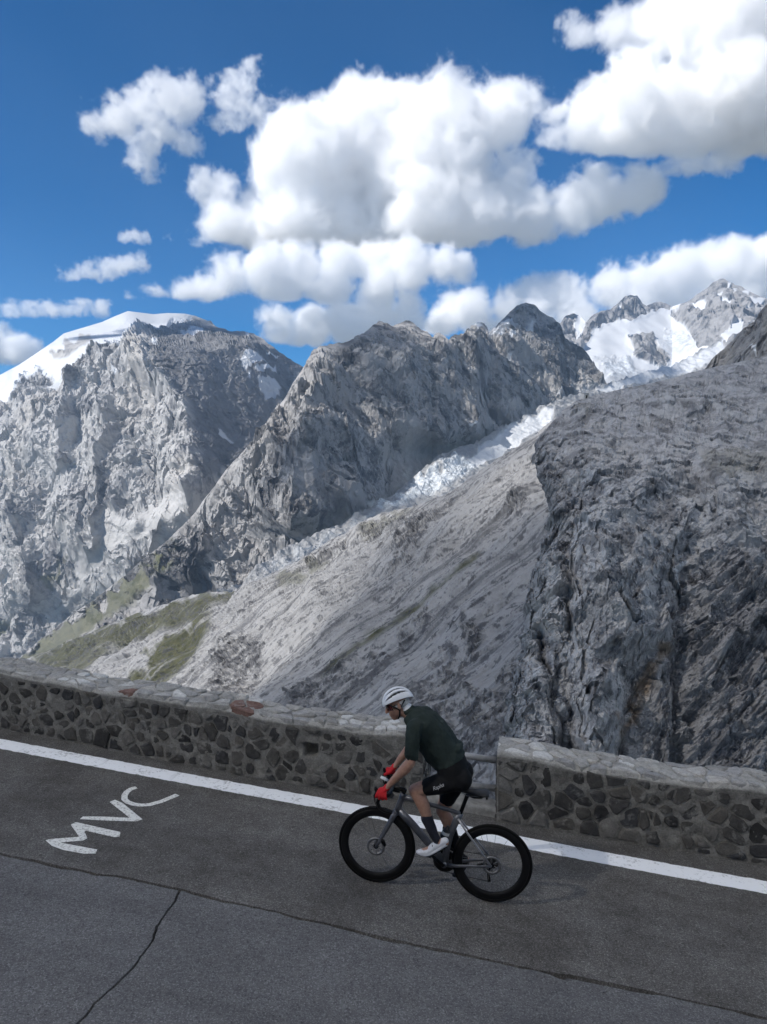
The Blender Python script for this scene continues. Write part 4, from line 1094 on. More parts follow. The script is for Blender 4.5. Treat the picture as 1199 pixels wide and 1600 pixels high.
    # coping stones
    for poly in rubble(L, thick - 0.015, 0.135, rg, aspect=1.7):
        c = np.mean(poly, axis=0)
        mat = cope_m; grow = None
        for (s0, dep, kind, rad) in specials:
            if math.hypot(c[0] - s0, (c[1] - dep) * 0.6) < rad: mat = white_m if kind == 'w' else red_m
        if mat is cope_m and rg.random() < 0.05: mat = white_m
        m = stone_mesh('coping_stone', poly, rg.uniform(0.006, 0.016), rg.uniform(0.006, 0.026), 0.05, rg, lambda u, v, w: loc(world(u, v + 0.008, hgt(u) + w)))
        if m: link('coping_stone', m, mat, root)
    return root, world

def build_walls():
    global MATS
    MATS = wall_mats()
    def s_of(path, x):
        P = np.array(path); d = np.r_[0, np.cumsum(np.linalg.norm(np.diff(P, axis=0), axis=1))]
        return float(np.interp(x, P[:, 0], d))
    build_wall(WALL_L, 'long rubble stone wall behind the white line, its near end behind the cyclist', 21, holes=[(s_of(WALL_L, -0.80), 0.42, 0.075, 0.07)],
               specials=[(s_of(WALL_L, -1.62), 0.12, 'r', 0.15), (s_of(WALL_L, -0.45), 0.22, 'w', 0.13), (s_of(WALL_L, 0.02), 0.10, 'w', 0.16), (s_of(WALL_L, -3.75), 0.25, 'w', 0.16), (s_of(WALL_L, -3.05), 0.08, 'r', 0.09)],
               height=(0.70, 0.75))
    build_wall(WALL_R, 'shorter rubble stone wall beyond the gap, under the craggy spur', 33, specials=[(0.10, 0.06, 'w', 0.12), (0.42, 0.2, 'w', 0.09)], height=(0.72, 0.76))

def tube(bm, pts, rad, seg=10, cap=True, flat=None):
    """a swept round tube; rad is one radius or one per point"""
    pts = [Vector(p) for p in pts]
    n = len(pts); rad = list(rad) if isinstance(rad, list) else [rad] * n
    rings = []
    up = None
    for i, p in enumerate(pts):
        d = (pts[min(i + 1, n - 1)] - pts[max(i - 1, 0)]).normalized()
        if up is None:                                  # first radius in the upright plane, second one across it
            up = d.cross(Vector((0, 1, 0)))
            up = up.normalized() if up.length > 0.15 else d.orthogonal().normalized()
        up = (up - d * up.dot(d)).normalized(); side = d.cross(up)
        r = rad[i]; ra, rb = (r if hasattr(r, '__len__') else (r, r))
        rings.append([bm.verts.new(p + up * math.cos(a) * ra + side * math.sin(a) * rb) for a in (2 * math.pi * k / seg for k in range(seg))])
    for r0, r1 in zip(rings[:-1], rings[1:]):
        for k in range(seg): bm.faces.new((r0[k], r0[(k + 1) % seg], r1[(k + 1) % seg], r1[k]))
    if cap:
        bm.faces.new(rings[0][::-1]); bm.faces.new(rings[-1])
    return rings

def bm_obj(name, bm, mat, parent=None, smooth=True, normals=True):
    if normals: bmesh.ops.recalc_face_normals(bm, faces=bm.faces)
    me = bpy.data.meshes.new(name); bm.to_mesh(me); bm.free()
    me.polygons.foreach_set('use_smooth', np.full(len(me.polygons), smooth))
    return link(name, me, mat, parent)

def build_gap():
    t = NT('galvanised_pipe'); co = t.coord('Object')
    n = t.noise(co, 9, 6, 0.65)
    t.base(t.ramp(n, [(0.35, (0.20, 0.205, 0.21)), (0.65, (0.33, 0.335, 0.34))]), 0.55, 0.45, 0.4)
    root = empty('guard_rail', (0.8, 8.25, road_z(0.8, 8.25)))
    tag(root, 'two grey steel pipes bridging the gap between the stone walls', 'guard rail')
    L0 = np.array(root.location)
    for px0, py0, px1, py1 in ((648, 1169, 790, 1190), (648, 1214, 790, 1234)):
        bm = bmesh.new()
        a = at(px0, py0, 8.42); b = at(px1, py1, 8.12)
        tube(bm, [tuple(a - L0), tuple((a + b) / 2 - L0), tuple(b - L0)], 0.036, 16)
        bm_obj('rail_pipe', bm, t.m, root)
    t = NT('old_concrete'); co = t.coord('Object')
    n = t.noise(co, 12, 7, 0.65)
    t.base(t.ramp(n, [(0.35, (0.16, 0.155, 0.145)), (0.65, (0.28, 0.275, 0.26))]), 0.95); t.bump(n, 0.02, 0.8)
    # low kerb across the gap
    bm = bmesh.new()
    ns = 26
    rows = []
    for i in range(ns):
        f = i / (ns - 1); x = 0.36 + f * 0.90; y = 8.20 + (7.95 - 8.20) * f; z0 = road_z(x, y)
        rows.append([bm.verts.new((x + 0.004 * math.sin(31 * f + k), y + dy + 0.008 * math.sin(17 * f + 2 * k), z0 + dz + 0.006 * math.sin(23 * f + 3 * k))) for k, (dy, dz) in enumerate(((0, -0.05), (0.0, 0.06), (0.008, 0.085), (0.03, 0.095), (0.22, 0.10), (0.30, 0.09), (0.31, -0.6)))])
    for r0, r1 in zip(rows[:-1], rows[1:]):
        for k in range(6): bm.faces.new((r0[k], r0[k + 1], r1[k + 1], r1[k]))
    tag(bm_obj('kerb', bm, t.m), 'low concrete kerb across the gap between the walls', 'kerb')

def build_bank():
    """ground that falls away behind the walls, and the bank the photographer stands on"""
    xs = np.linspace(-16, 16, 90); k = np.linspace(0, 1, 30)
    wy = np.interp(xs, [-16, -7.2, -4.76, 0.0, 1.19, 3.79, 6.2, 16], [12.7, 10.5, 9.86, 8.66, 8.38, 7.86, 7.35, 5.4])
    X = np.repeat(xs[None], 30, 0); Y = wy[None] + 0.02 + (k[:, None] ** 1.6) * 60
    Z = road_z(X, np.repeat(wy[None], 30, 0)) - 0.18 - (Y - wy[None]) * 0.95
    P = np.stack([X, Y, Z], -1); P[..., 2] += 0.5 * fbm(P / 2.5, 4) * np.clip((Y - wy[None]) / 2, 0, 1) - 0.05
    t = NT('bank_rubble'); co = t.coord('Object')
    n = t.noise(co, 2.5, 8, 0.68)
    t.base(t.ramp(n, [(0.35, (0.09, 0.09, 0.088)), (0.65, (0.27, 0.265, 0.25))]), 0.95); t.bump(n, 0.15, 0.8)
    tag(link('slope', pydata('slope', P.reshape(-1, 3), grid_faces(30, 90)), t.m), kind='structure')
    Y2 = np.linspace(3.2, -30, 40)[:, None] + 0 * xs[None] - 0.19 * xs[None]
    X2 = np.repeat(xs[None], 40, 0)
    run = np.linspace(3.2, -30, 40)[:, None] + 0 * xs[None]
    Z2 = road_z(X2, Y2) - 0.03 + np.where(run > 0, (3.2 - run) * 0.62, 1.98 + np.minimum(-run, 8) * 0.0 + np.maximum(-run - 8, 0) * 0.6)
    P = np.stack([X2, Y2, Z2], -1); P[..., 2] += 0.25 * fbm(P / 1.8, 4) * np.clip((3.2 - run) / 1.5, 0, 1) * (np.hypot(X2, Y2) > 0.8)
    tag(link('slope', pydata('slope', P.reshape(-1, 3), grid_faces(40, 90)[:, ::-1]), t.m), kind='structure')

def build_hut():
    """the little stone hut on the skyline of the spur"""
    t = NT('hut_stone'); n = t.noise(t.coord('Object'), 2.5, 5, 0.6)
    t.base(t.ramp(n, [(0.35, (0.30, 0.295, 0.28)), (0.65, (0.46, 0.45, 0.43))]), 0.95); wall_m = t.m
    t = NT('hut_dark'); t.base((0.03, 0.03, 0.032), 0.8); dark_m = t.m
    dep = bpy.context.evaluated_depsgraph_get(); dep.update()
    h, e = hray(916.5, 690.0)
    hit = None
    for yy in range(604, 700):                     # first sight line that meets the spur
        h, e = hray(916.5, float(yy))
        d = Vector((float(h), 1.0, float(e))).normalized()
        ok, loc, nr, ix, ob, mx = sc.ray_cast(dep, Vector(CAM), d, distance=900)
        if ok and ob.name.startswith('rock_slope'): hit = loc; break
    if hit is None: return
    root = empty('stone_hut', tuple(hit)); tag(root, 'tiny pale stone hut on the skyline of the rock spur', 'hut')
    def box(name, x0, x1, y0, y1, z0, z1, m, parent=root):
        bm = bmesh.new(); bmesh.ops.create_cube(bm, size=1.0, matrix=Matrix.Translation(((x0 + x1) / 2, (y0 + y1) / 2, (z0 + z1) / 2)) @ Matrix.Diagonal((x1 - x0, y1 - y0, z1 - z0, 1)))
        return bm_obj(name, bm, m, parent, False)
    box('wall', 0.30, 0.85, -0.8, 0.9, -1.0, 1.75, wall_m); box('wall', -0.75, -0.45, -0.8, 0.9, -1.0, 1.75, wall_m); box('wall', -0.45, 0.30, -0.8, 0.9, 1.15, 1.75, wall_m)
    box('doorway', -0.45, 0.30, -0.2, 0.9, -1.0, 1.15, dark_m)
    box('roof', -0.95, 1.0, -1.0, 1.1, 1.753, 1.95, wall_m)

build_hut(); build_road(); build_lettering(); build_walls(); build_gap(); build_bank()
# ------------------------------------------------------------------ bicycle and rider
BF = Vector((-0.98175493, 0.1734229, 0.07798557))      # forward
BL = Vector((-0.174010375, -0.984743534, -0.000749672))  # rider's left, towards us
BU = Vector((0.07666578, -0.01430629, 0.99695421))     # up, square to the road
B0 = Vector((0.90140474, 6.39938831, -3.71643013 + CAMZ))  # where the rear tyre meets the road
BM = Matrix(((BF.x, BL.x, BU.x, B0.x), (BF.y, BL.y, BU.y, B0.y), (BF.z, BL.z, BU.z, B0.z), (0, 0, 0, 1)))

def plain(name, col, rough=0.5, metal=0.0, spec=0.4, var=0.12, scale=30.0, bump=0.0):
    t = NT(name); co = t.coord('Object')
    n = t.noise(co, scale, 4, 0.6)
    t.base(t.ramp(n, [(0.35, tuple(v * (1 - var) for v in col)), (0.65, tuple(min(1, v * (1 + var)) for v in col))]), rough, metal, spec)
    if bump: t.bump(n, bump, 0.6)
    return t.m

def build_bicycle():
    M_frame = plain('frame_paint', (0.115, 0.118, 0.13), 0.32, 0.55, 0.5)
    M_dark = plain('carbon_black', (0.006, 0.006, 0.0065), 0.5, spec=0.2)
    M_tyre = plain('tyre_rubber', (0.006, 0.006, 0.006), 0.8, spec=0.12)
    M_steel = plain('bare_steel', (0.20, 0.20, 0.205), 0.45, 0.8)
    M_stay = plain('stay_paint', (0.30, 0.30, 0.31), 0.35, 0.5)
    M_saddle = plain('saddle_cover', (0.018, 0.018, 0.020), 0.6)
    M_white = plain('pale_plastic', (0.55, 0.55, 0.54), 0.5)
    M_chain = plain('chain_steel', (0.07, 0.068, 0.065), 0.4, 0.8)
    root = empty('bicycle'); root.matrix_world = BM
    tag(root, 'grey road bicycle with deep black wheels ridden uphill in front of the wall gap', 'bicycle')
    WR = 0.342
    def part(name, f, mat, parent=root, smooth=True):
        bm = bmesh.new(); f(bm); return bm_obj(name, bm, mat, parent, smooth)
    def lathe(bm, prof, seg=72):
        """prof: (radius, y) outline turned about the axle"""
        rings = [[bm.verts.new((r * math.cos(a), y, r * math.sin(a))) for a in (2 * math.pi * k / seg for k in range(seg))] for r, y in prof]
        for a, b in zip(rings, rings[1:] + rings[:1]):
            for k in range(seg): bm.faces.new((a[k], a[(k + 1) % seg], b[(k + 1) % seg], b[k]))
    def cyl(bm, a, b, r, seg=16): tube(bm, [a, b], r, seg)
    spoke_me = None
    for wx in (1.005, 0.0):
        w = empty('wheel'); w.parent = root; w.location = (wx, 0, WR)
        part('rim', lambda bm: lathe(bm, [(0.2520, 0.0), (0.256, 0.010), (0.280, 0.0145), (0.310, 0.0140), (0.317, 0.0125), (0.317, -0.0125), (0.310, -0.0140), (0.280, -0.0145), (0.256, -0.010)]), M_dark, w)
        part('tyre', lambda bm: lathe(bm, [(0.313, 0.010), (0.320, 0.0145), (0.330, 0.0150), (0.338, 0.0100), (0.342, 0.0), (0.338, -0.0100), (0.330, -0.0150), (0.320, -0.0145), (0.313, -0.010)]), M_tyre, w)
        part('hub', lambda bm: lathe(bm, [(0.006, 0.050), (0.016, 0.050), (0.024, 0.036), (0.024, 0.031), (0.013, 0.026), (0.013, -0.026), (0.026, -0.031), (0.026, -0.036), (0.016, -0.050), (0.006, -0.050)], 24), M_dark, w)
        # brake disc with a slotted spider
        def disc(bm):
            for rr in ((0.058, 0.080),):
                seg = 60
                ri = [[bm.verts.new((r * math.cos(a), y, r * math.sin(a))) for a in (2 * math.pi * k / seg for k in range(seg))] for r, y in ((rr[0], 0.043), (rr[1], 0.043), (rr[1], 0.041), (rr[0], 0.041))]
                for a, b in zip(ri, ri[1:] + ri[:1]):
                    for k in range(seg): bm.faces.new((a[k], a[(k + 1) % seg], b[(k + 1) % seg], b[k]))
            for k in range(6):
                a = k * math.pi / 3
                tube(bm, [(0.015 * math.cos(a), 0.042, 0.015 * math.sin(a)), (0.062 * math.cos(a + 0.35), 0.042, 0.062 * math.sin(a + 0.35))], (0.0035, 0.0035), 6)
        part('brake_disc', disc, M_steel, w)
        if spoke_me is None:
            bm = bmesh.new(); tube(bm, [(0.022, 0, 0), (0.140, 0, 0), (0.256, 0, 0)], 0.0013, 5)
            bmesh.ops.recalc_face_normals(bm, faces=bm.faces)
            spoke_me = bpy.data.meshes.new('spoke'); bm.to_mesh(spoke_me); bm.free(); spoke_me.materials.append(M_steel)
        for k in range(20):
            o = bpy.data.objects.new('spoke', spoke_me); COL.objects.link(o); o.parent = w
            sgn = 1 if k % 2 else -1
            yaw = math.atan2(0.033 * sgn, 0.24)
            o.rotation_euler = Matrix.Rotation(-(2 * math.pi * k / 20 + 0.1), 4, 'Y').to_euler()
            o.matrix_local = Matrix.Rotation(-(2 * math.pi * k / 20 + 0.1), 4, 'Y') @ Matrix.Translation((0, 0.033 * sgn, 0)) @ Matrix.Rotation(-yaw, 4, 'Z') @ Matrix.Rotation(0.06 * (1 if k % 4 < 2 else -1), 4, 'Y')
    # frame: one welded body
    BBp = (0.405, 0, 0.272); SC = (0.302, 0, 0.735); HB = (0.848, 0, 0.668); HT = (0.806, 0, 0.835)
    def frame(bm):
        tube(bm, [HB, (0.838, 0, 0.708), (0.815, 0, 0.80), HT], [0.030, 0.029, 0.027, 0.026], 16)
        tube(bm, [(0.845, 0, 0.690), (0.70, 0, 0.565), (0.50, 0, 0.372), BBp], [(0.033, 0.024), (0.034, 0.024), (0.033, 0.025), (0.034, 0.028)], 16)
        tube(bm, [(0.815, 0, 0.800), (0.70, 0, 0.790), (0.50, 0, 0.762), (0.34, 0, 0.738), SC], [(0.024, 0.020), (0.021, 0.018), (0.018, 0.016), (0.019, 0.016), (0.022, 0.017)], 16)
        tube(bm, [SC, (0.335, 0, 0.66), (0.375, 0, 0.53), (0.392, 0, 0.40), BBp], [(0.026, 0.017), (0.030, 0.017), (0.029, 0.016), (0.027, 0.017), (0.036, 0.030)], 16)
        tube(bm, [(0.405, -0.038, 0.272), (0.405, 0.038, 0.272)], 0.026, 20)
    part('frame', frame, M_frame)
    for s in (1, -1):
        part('chain_stay', lambda bm: tube(bm, [(0.385, 0.022 * s, 0.272), (0.30, 0.040 * s, 0.285), (0.15, 0.052 * s, 0.315), (0.004, 0.062 * s, WR)], [(0.020, 0.012), (0.014, 0.009), (0.012, 0.008), (0.011, 0.006)], 12), M_frame)
        part('seat_stay', lambda bm: tube(bm, [(0.318, 0.014 * s, 0.690), (0.25, 0.032 * s, 0.610), (0.12, 0.050 * s, 0.470), (0.004, 0.062 * s, WR)], [(0.011, 0.007), (0.009, 0.006), (0.0085, 0.006), (0.010, 0.006)], 10), M_stay)
    def fork(bm):
        tube(bm, [HB, (0.860, 0, 0.655)], 0.034, 16)
        for s in (1, -1):
            tube(bm, [(0.856, 0.012 * s, 0.664), (0.876, 0.034 * s, 0.630), (0.920, 0.046 * s, 0.52), (0.972, 0.053 * s, 0.405), (1.005, 0.058 * s, WR)], [(0.026, 0.015), (0.024, 0.012), (0.019, 0.009), (0.014, 0.008), (0.011, 0.007)], 12)
    part('fork', fork, M_frame)
    part('brake_caliper', lambda bm: tube(bm, [(0.925, 0.050, 0.365), (0.945, 0.050, 0.402), (0.962, 0.050, 0.420)], [(0.014, 0.012), (0.019, 0.014), (0.013, 0.011)], 10), M_dark)
    part('brake_caliper', lambda bm: tube(bm, [(0.075, 0.048, 0.345), (0.100, 0.048, 0.330), (0.125, 0.048, 0.325)], [(0.012, 0.010), (0.017, 0.012), (0.012, 0.010)], 10), M_dark)
    part('stem', lambda bm: tube(bm, [(0.798, 0, 0.862), (0.84, 0, 0.868), (0.905, 0, 0.880)], [(0.024, 0.020), (0.018, 0.017), (0.020, 0.020)], 12), M_dark)
    part('head_spacer', lambda bm: cyl(bm, (0.806, 0, 0.835), (0.797, 0, 0.872), 0.020), M_dark)
    def bar(bm):
        pts = []
        for s in (-1, 1):
            q = [(0.905, 0.0, 0.882), (0.905, 0.10 * s, 0.882), (0.902, 0.165 * s, 0.882), (0.915, 0.195 * s, 0.880), (0.955, 0.205 * s, 0.876), (0.985, 0.206 * s, 0.855), (0.995, 0.208 * s, 0.815), (0.975, 0.211 * s, 0.772), (0.93, 0.214 * s, 0.755), (0.865, 0.216 * s, 0.750)]
            tube(bm, q, [0.0155, 0.0155, 0.0155, 0.0165, 0.0165, 0.0160, 0.0160, 0.0160, 0.0160, 0.0160], 12)
    part('handlebar', bar, M_dark)
    for s in (1, -1):
        h = part('brake_hood', lambda bm: tube(bm, [(0.940, 0.205 * s, 0.878), (0.975, 0.206 * s, 0.888), (1.005, 0.206 * s, 0.905), (1.022, 0.206 * s, 0.930), (1.024, 0.206 * s, 0.948)], [(0.018, 0.016), (0.021, 0.017), (0.019, 0.016), (0.015, 0.014), (0.008, 0.008)], 12), M_dark)
        part('brake_lever', lambda bm: tube(bm, [(1.015, 0.206 * s, 0.905), (1.030, 0.208 * s, 0.870), (1.020, 0.210 * s, 0.820), (1.000, 0.213 * s, 0.780)], [(0.008, 0.010), (0.006, 0.009), (0.005, 0.008), (0.004, 0.006)], 8), M_dark, h)
    part('bike_computer', lambda bm: tube(bm, [(0.955, -0.045, 0.905), (0.985, -0.045, 0.916), (1.025, -0.045, 0.930)], [(0.006, 0.024), (0.009, 0.027), (0.007, 0.024)], 12), M_white)
    part('computer_mount', lambda bm: tube(bm, [(0.915, -0.025, 0.885), (0.95, -0.040, 0.895), (0.985, -0.045, 0.908)], 0.007, 8), M_dark)
    part('seat_post', lambda bm: tube(bm, [(0.304, 0, 0.728), (0.285, 0, 0.800), (0.262, 0, 0.885), (0.255, 0, 0.905)], [(0.017, 0.012)] * 3 + [(0.020, 0.016)], 12), M_dark)
    def saddle(bm):
        secs = [(0.075, 0.060, 0.958, 0.016), (0.10, 0.068, 0.966, 0.022), (0.14, 0.066, 0.965, 0.024), (0.19, 0.048, 0.962, 0.024), (0.24, 0.032, 0.962, 0.022), (0.29, 0.024, 0.963, 0.020), (0.335, 0.019, 0.962, 0.018), (0.350, 0.010, 0.956, 0.012)]
        rings = []
        for x, w, z, t in secs:
            rings.append([bm.verts.new((x, w * math.cos(a), z - t + (t if math.sin(a) > 0 else t * 1.2) * math.sin(a))) for a in (2 * math.pi * k / 18 for k in range(18))])
        for a, b in zip(rings[:-1], rings[1:]):
            for k in range(18): bm.faces.new((a[k], a[(k + 1) % 18], b[(k + 1) % 18], b[k]))
        bm.faces.new(rings[0]); bm.faces.new(rings[-1])
    part('saddle', saddle, M_saddle)
    for s in (1, -1):
        part('saddle_rail', lambda bm: tube(bm, [(0.090, 0.030 * s, 0.935), (0.150, 0.024 * s, 0.912), (0.26, 0.022 * s, 0.905), (0.33, 0.010 * s, 0.935)], 0.0035, 8), M_steel)
    part('saddle_bag', lambda bm: tube(bm, [(0.255, 0, 0.905), (0.20, 0, 0.902), (0.14, 0, 0.912), (0.105, 0, 0.925)], [(0.010, 0.012), (0.020, 0.024), (0.022, 0.028), (0.010, 0.016)], 12), M_saddle)
    part('rear_light', lambda bm: tube(bm, [(0.088, 0, 0.952), (0.088, 0, 0.925), (0.092, 0, 0.892)], [(0.012, 0.014), (0.011, 0.015), (0.009, 0.012)], 10), M_dark)
    # drivetrain on the far side
    CA = R_(38); BBx, BBz = BBp[0], BBp[2]
    def ring_y(y, r0, r1, th, teeth=0):
        def f(bm):
            seg = 96 if teeth else 48
            def rad(k): return r1 - (0.004 if teeth and (k % 2) else 0)
            ri = [[bm.verts.new(((r if r < r1 else rad(k)) * math.cos(a), yy, (r if r < r1 else rad(k)) * math.sin(a))) for k, a in ((k, 2 * math.pi * k / seg) for k in range(seg))] for r, yy in ((r0, y + th), (r1, y + th), (r1, y - th), (r0, y - th))]
            for a, b in zip(ri, ri[1:] + ri[:1]):
                for k in range(seg): bm.faces.new((a[k], a[(k + 1) % seg], b[(k + 1) % seg], b[k]))
        return f
    c = part('chainring', ring_y(-0.045, 0.030, 0.103, 0.002, 1), M_dark); c.location = (BBx, 0, BBz)
    c = part('chainring', ring_y(-0.038, 0.030, 0.074, 0.002, 1), M_dark); c.location = (BBx, 0, BBz)
    for s in (1, -1):
        d = 1 if s > 0 else -1
        px_, pz_ = BBx + d * 0.1725 * math.cos(CA), BBz + d * 0.1725 * math.sin(CA)
        part('crank_arm', lambda bm: tube(bm, [(BBx, 0.050 * s, BBz), (BBx + (px_ - BBx) * 0.5, 0.060 * s, BBz + (pz_ - BBz) * 0.5), (px_, 0.066 * s, pz_)], [(0.019, 0.010), (0.014, 0.008), (0.014, 0.009)], 12), M_dark)
        p = part('pedal', lambda bm: tube(bm, [(px_ - 0.028, 0.115 * s, pz_ - 0.004), (px_, 0.115 * s, pz_ + 0.003), (px_ + 0.032, 0.115 * s, pz_ + 0.001)], [(0.010, 0.028), (0.012, 0.032), (0.007, 0.020)], 12), M_dark)
        part('axle', lambda bm: cyl(bm, (px_, 0.066 * s, pz_), (px_, 0.10 * s, pz_), 0.006, 10), M_steel, p)
    def cass(bm):
        for i, r in enumerate((0.062, 0.055, 0.048, 0.041, 0.035, 0.029, 0.024)):
            f = ring_y(-0.024 - 0.0045 * i, 0.012, r, 0.0012, 1); f(bm)
    c = part('cassette', cass, M_chain); c.location = (0, 0, WR)
    def chain(bm):
        top_f = (BBx - 0.01, -0.044, BBz + 0.103); top_r = (0.004, -0.040, WR + 0.045)
        low_f = (BBx - 0.02, -0.044, BBz - 0.101); low_r = (0.035, -0.040, 0.155)
        for a, b in ((top_f, top_r), (low_f, low_r)):
            tube(bm, [a, b], (0.0042, 0.0030), 6)
        tube(bm, [low_r, (0.015, -0.040, 0.165), (0.022, -0.040, 0.225), (0.030, -0.040, 0.262), (0.016, -0.040, 0.290)], 0.0038, 6)
    part('chain', chain, M_chain)
    def der(bm):
        tube(bm, [(0.0, -0.062, WR - 0.006), (-0.012, -0.060, 0.312), (0.004, -0.052, 0.278), (0.024, -0.046, 0.262)], [(0.011, 0.008), (0.015, 0.012), (0.015, 0.012), (0.012, 0.008)], 10)
        tube(bm, [(0.026, -0.046, 0.272), (0.022, -0.046, 0.215), (0.010, -0.046, 0.150)], [(0.014, 0.004), (0.010, 0.004), (0.016, 0.004)], 10)
    part('rear_derailleur', der, M_dark)
    part('front_derailleur', lambda bm: tube(bm, [(0.375, -0.042, 0.40), (0.355, -0.046, 0.383), (0.325, -0.046, 0.368)], [(0.012, 0.008), (0.014, 0.010), (0.008, 0.008)], 10), M_dark)
    # bottle cage on the seat tube
    def cage(bm):
        ax = Vector((0.385, 0, 0.40)); up = Vector((-0.22, 0, 0.975)).normalized(); fw = Vector((0.975, 0, 0.22)).normalized()
        c0 = ax + fw * 0.058
        for h in (0.0, 0.10):
            ring = [tuple(c0 + up * h + fw * 0.039 * math.cos(a) + Vector((0, 1, 0)) * 0.039 * math.sin(a)) for a in (2 * math.pi * k / 16 for k in range(17))]
            tube(bm, ring, 0.003, 6)
        tube(bm, [tuple(ax + fw * 0.018), tuple(ax + fw * 0.018 + up * 0.13)], (0.004, 0.008), 6)
    part('bottle_cage', cage, M_dark)
    # the water bottle stands in the cage: a thing of its own
    M_bot = plain('bottle_dark', (0.02, 0.02, 0.022), 0.4); M_band = plain('bottle_band', (0.5, 0.5, 0.48), 0.5)
    bt = empty('water_bottle'); bt.matrix_world = BM
    tag(bt, 'small black water bottle with a pale band in the frame of the bicycle', 'bottle')
    ax = Vector((0.385, 0, 0.40)); up = Vector((-0.22, 0, 0.975)).normalized(); fw = Vector((0.975, 0, 0.22)).normalized(); c0 = ax + fw * 0.058
    g = lambda h: tuple(c0 + up * h)
    bm = bmesh.new(); tube(bm, [g(0.0), g(0.004), g(0.10), g(0.108), g(0.116), g(0.150), g(0.160)], [0.030, 0.035, 0.035, 0.031, 0.035, 0.035, 0.030], 20); bm_obj('bottle_body', bm, M_bot, bt)
    bm = bmesh.new(); tube(bm, [g(0.120), g(0.148)], 0.0358, 20, cap=False); bm_obj('band', bm, M_band, bt)
    bm = bmesh.new(); tube(bm, [g(0.160), g(0.172), g(0.176), g(0.196), g(0.200)], [0.031, 0.026, 0.013, 0.013, 0.008], 16); bm_obj('cap', bm, M_bot, bt)

# ------------------------------------------------------------------ the cyclist
def ball(bm, c, r, seg=20, rot=None):
    r = r if hasattr(r, '__len__') else (r, r, r)
    m = Matrix.Translation(c) @ (rot.to_4x4() if rot else Matrix.Identity(4)) @ Matrix.Diagonal((*r, 1))
    bmesh.ops.create_uvsphere(bm, u_segments=seg, v_segments=max(8, seg * 2 // 3), radius=1.0, matrix=m)

def limb(bm, pts, rad, seg=16):
    """a tapered limb with rounded ends, smooth along its length"""
    P = [Vector(p) for p in pts]
    rad = [r if hasattr(r, '__len__') else (r, r) for r in rad]
    # resample with a Catmull-Rom spline
    out, ro = [], []
    n = len(P)
    for i in range(n - 1):
        p0, p1, p2, p3 = P[max(i - 1, 0)], P[i], P[i + 1], P[min(i + 2, n - 1)]
        for k in range(6):
            t = k / 6
            out.append(0.5 * ((2 * p1) + (p2 - p0) * t + (2 * p0 - 5 * p1 + 4 * p2 - p3) * t * t + (3 * p1 - p0 - 3 * p2 + p3) * t ** 3))
            ro.append(tuple(rad[i][j] + (rad[i + 1][j] - rad[i][j]) * (t * t * (3 - 2 * t)) for j in (0, 1)))
    out.append(P[-1]); ro.append(rad[-1])
    tube(bm, out, ro, seg)
    ball(bm, out[0], min(ro[0]), 14); ball(bm, out[-1], min(ro[-1]), 14)

def sections(bm, secs, seg=28, cap=True, pw=2.3):
    """loft through upright body sections: (back point, front point, half width) in the plane of the bicycle"""
    rings = []
    for (bx, bz), (fx, fz), w in secs:
        c = Vector(((bx + fx) / 2, 0, (bz + fz) / 2)); d = Vector(((fx - bx) / 2, 0, (fz - bz) / 2))
        ring = []
        for k in range(seg):
            a = 2 * math.pi * k / seg; ca, sa = math.cos(a), math.sin(a)
            q = lambda v: math.copysign(abs(v) ** (2 / pw), v)
            ring.append(bm.verts.new(c + d * q(ca) + Vector((0, w * q(sa), 0))))
        rings.append(ring)
    for a, b in zip(rings[:-1], rings[1:]):
        for k in range(seg): bm.faces.new((a[k], a[(k + 1) % seg], b[(k + 1) % seg], b[k]))
    if cap: bm.faces.new(rings[0]); bm.faces.new(rings[-1])

def fuse(name, bm, voxel, mat, parent=None, smooth=3, disp=None):
    """weld overlapping volumes into one continuous skin"""
    bmesh.ops.recalc_face_normals(bm, faces=bm.faces)
    me = bpy.data.meshes.new(name); bm.to_mesh(me); bm.free()
    o = bpy.data.objects.new(name, me); COL.objects.link(o)
    md = o.modifiers.new('weld', 'REMESH'); md.mode = 'VOXEL'; md.voxel_size = voxel
    ms = o.modifiers.new('smooth', 'SMOOTH'); ms.iterations = smooth; ms.factor = 0.5
    dg = bpy.context.evaluated_depsgraph_get()
    m2 = bpy.data.meshes.new_from_object(o.evaluated_get(dg))
    o.modifiers.clear(); o.data = m2; m2.name = name; bpy.data.meshes.remove(me)
    if disp:
        co = np.empty(len(m2.vertices) * 3, np.float32); m2.vertices.foreach_get('co', co); co = co.reshape(-1, 3)
        no = np.empty(len(m2.vertices) * 3, np.float32); m2.vertices.foreach_get('normal', no); no = no.reshape(-1, 3)
        m2.vertices.foreach_set('co', (co + no * disp(co)[:, None]).ravel()); m2.update()
    m2.polygons.foreach_set('use_smooth', np.full(len(m2.polygons), True))
    m2.materials.clear(); m2.materials.append(mat)
    if parent is not None: o.parent = parent
    return o

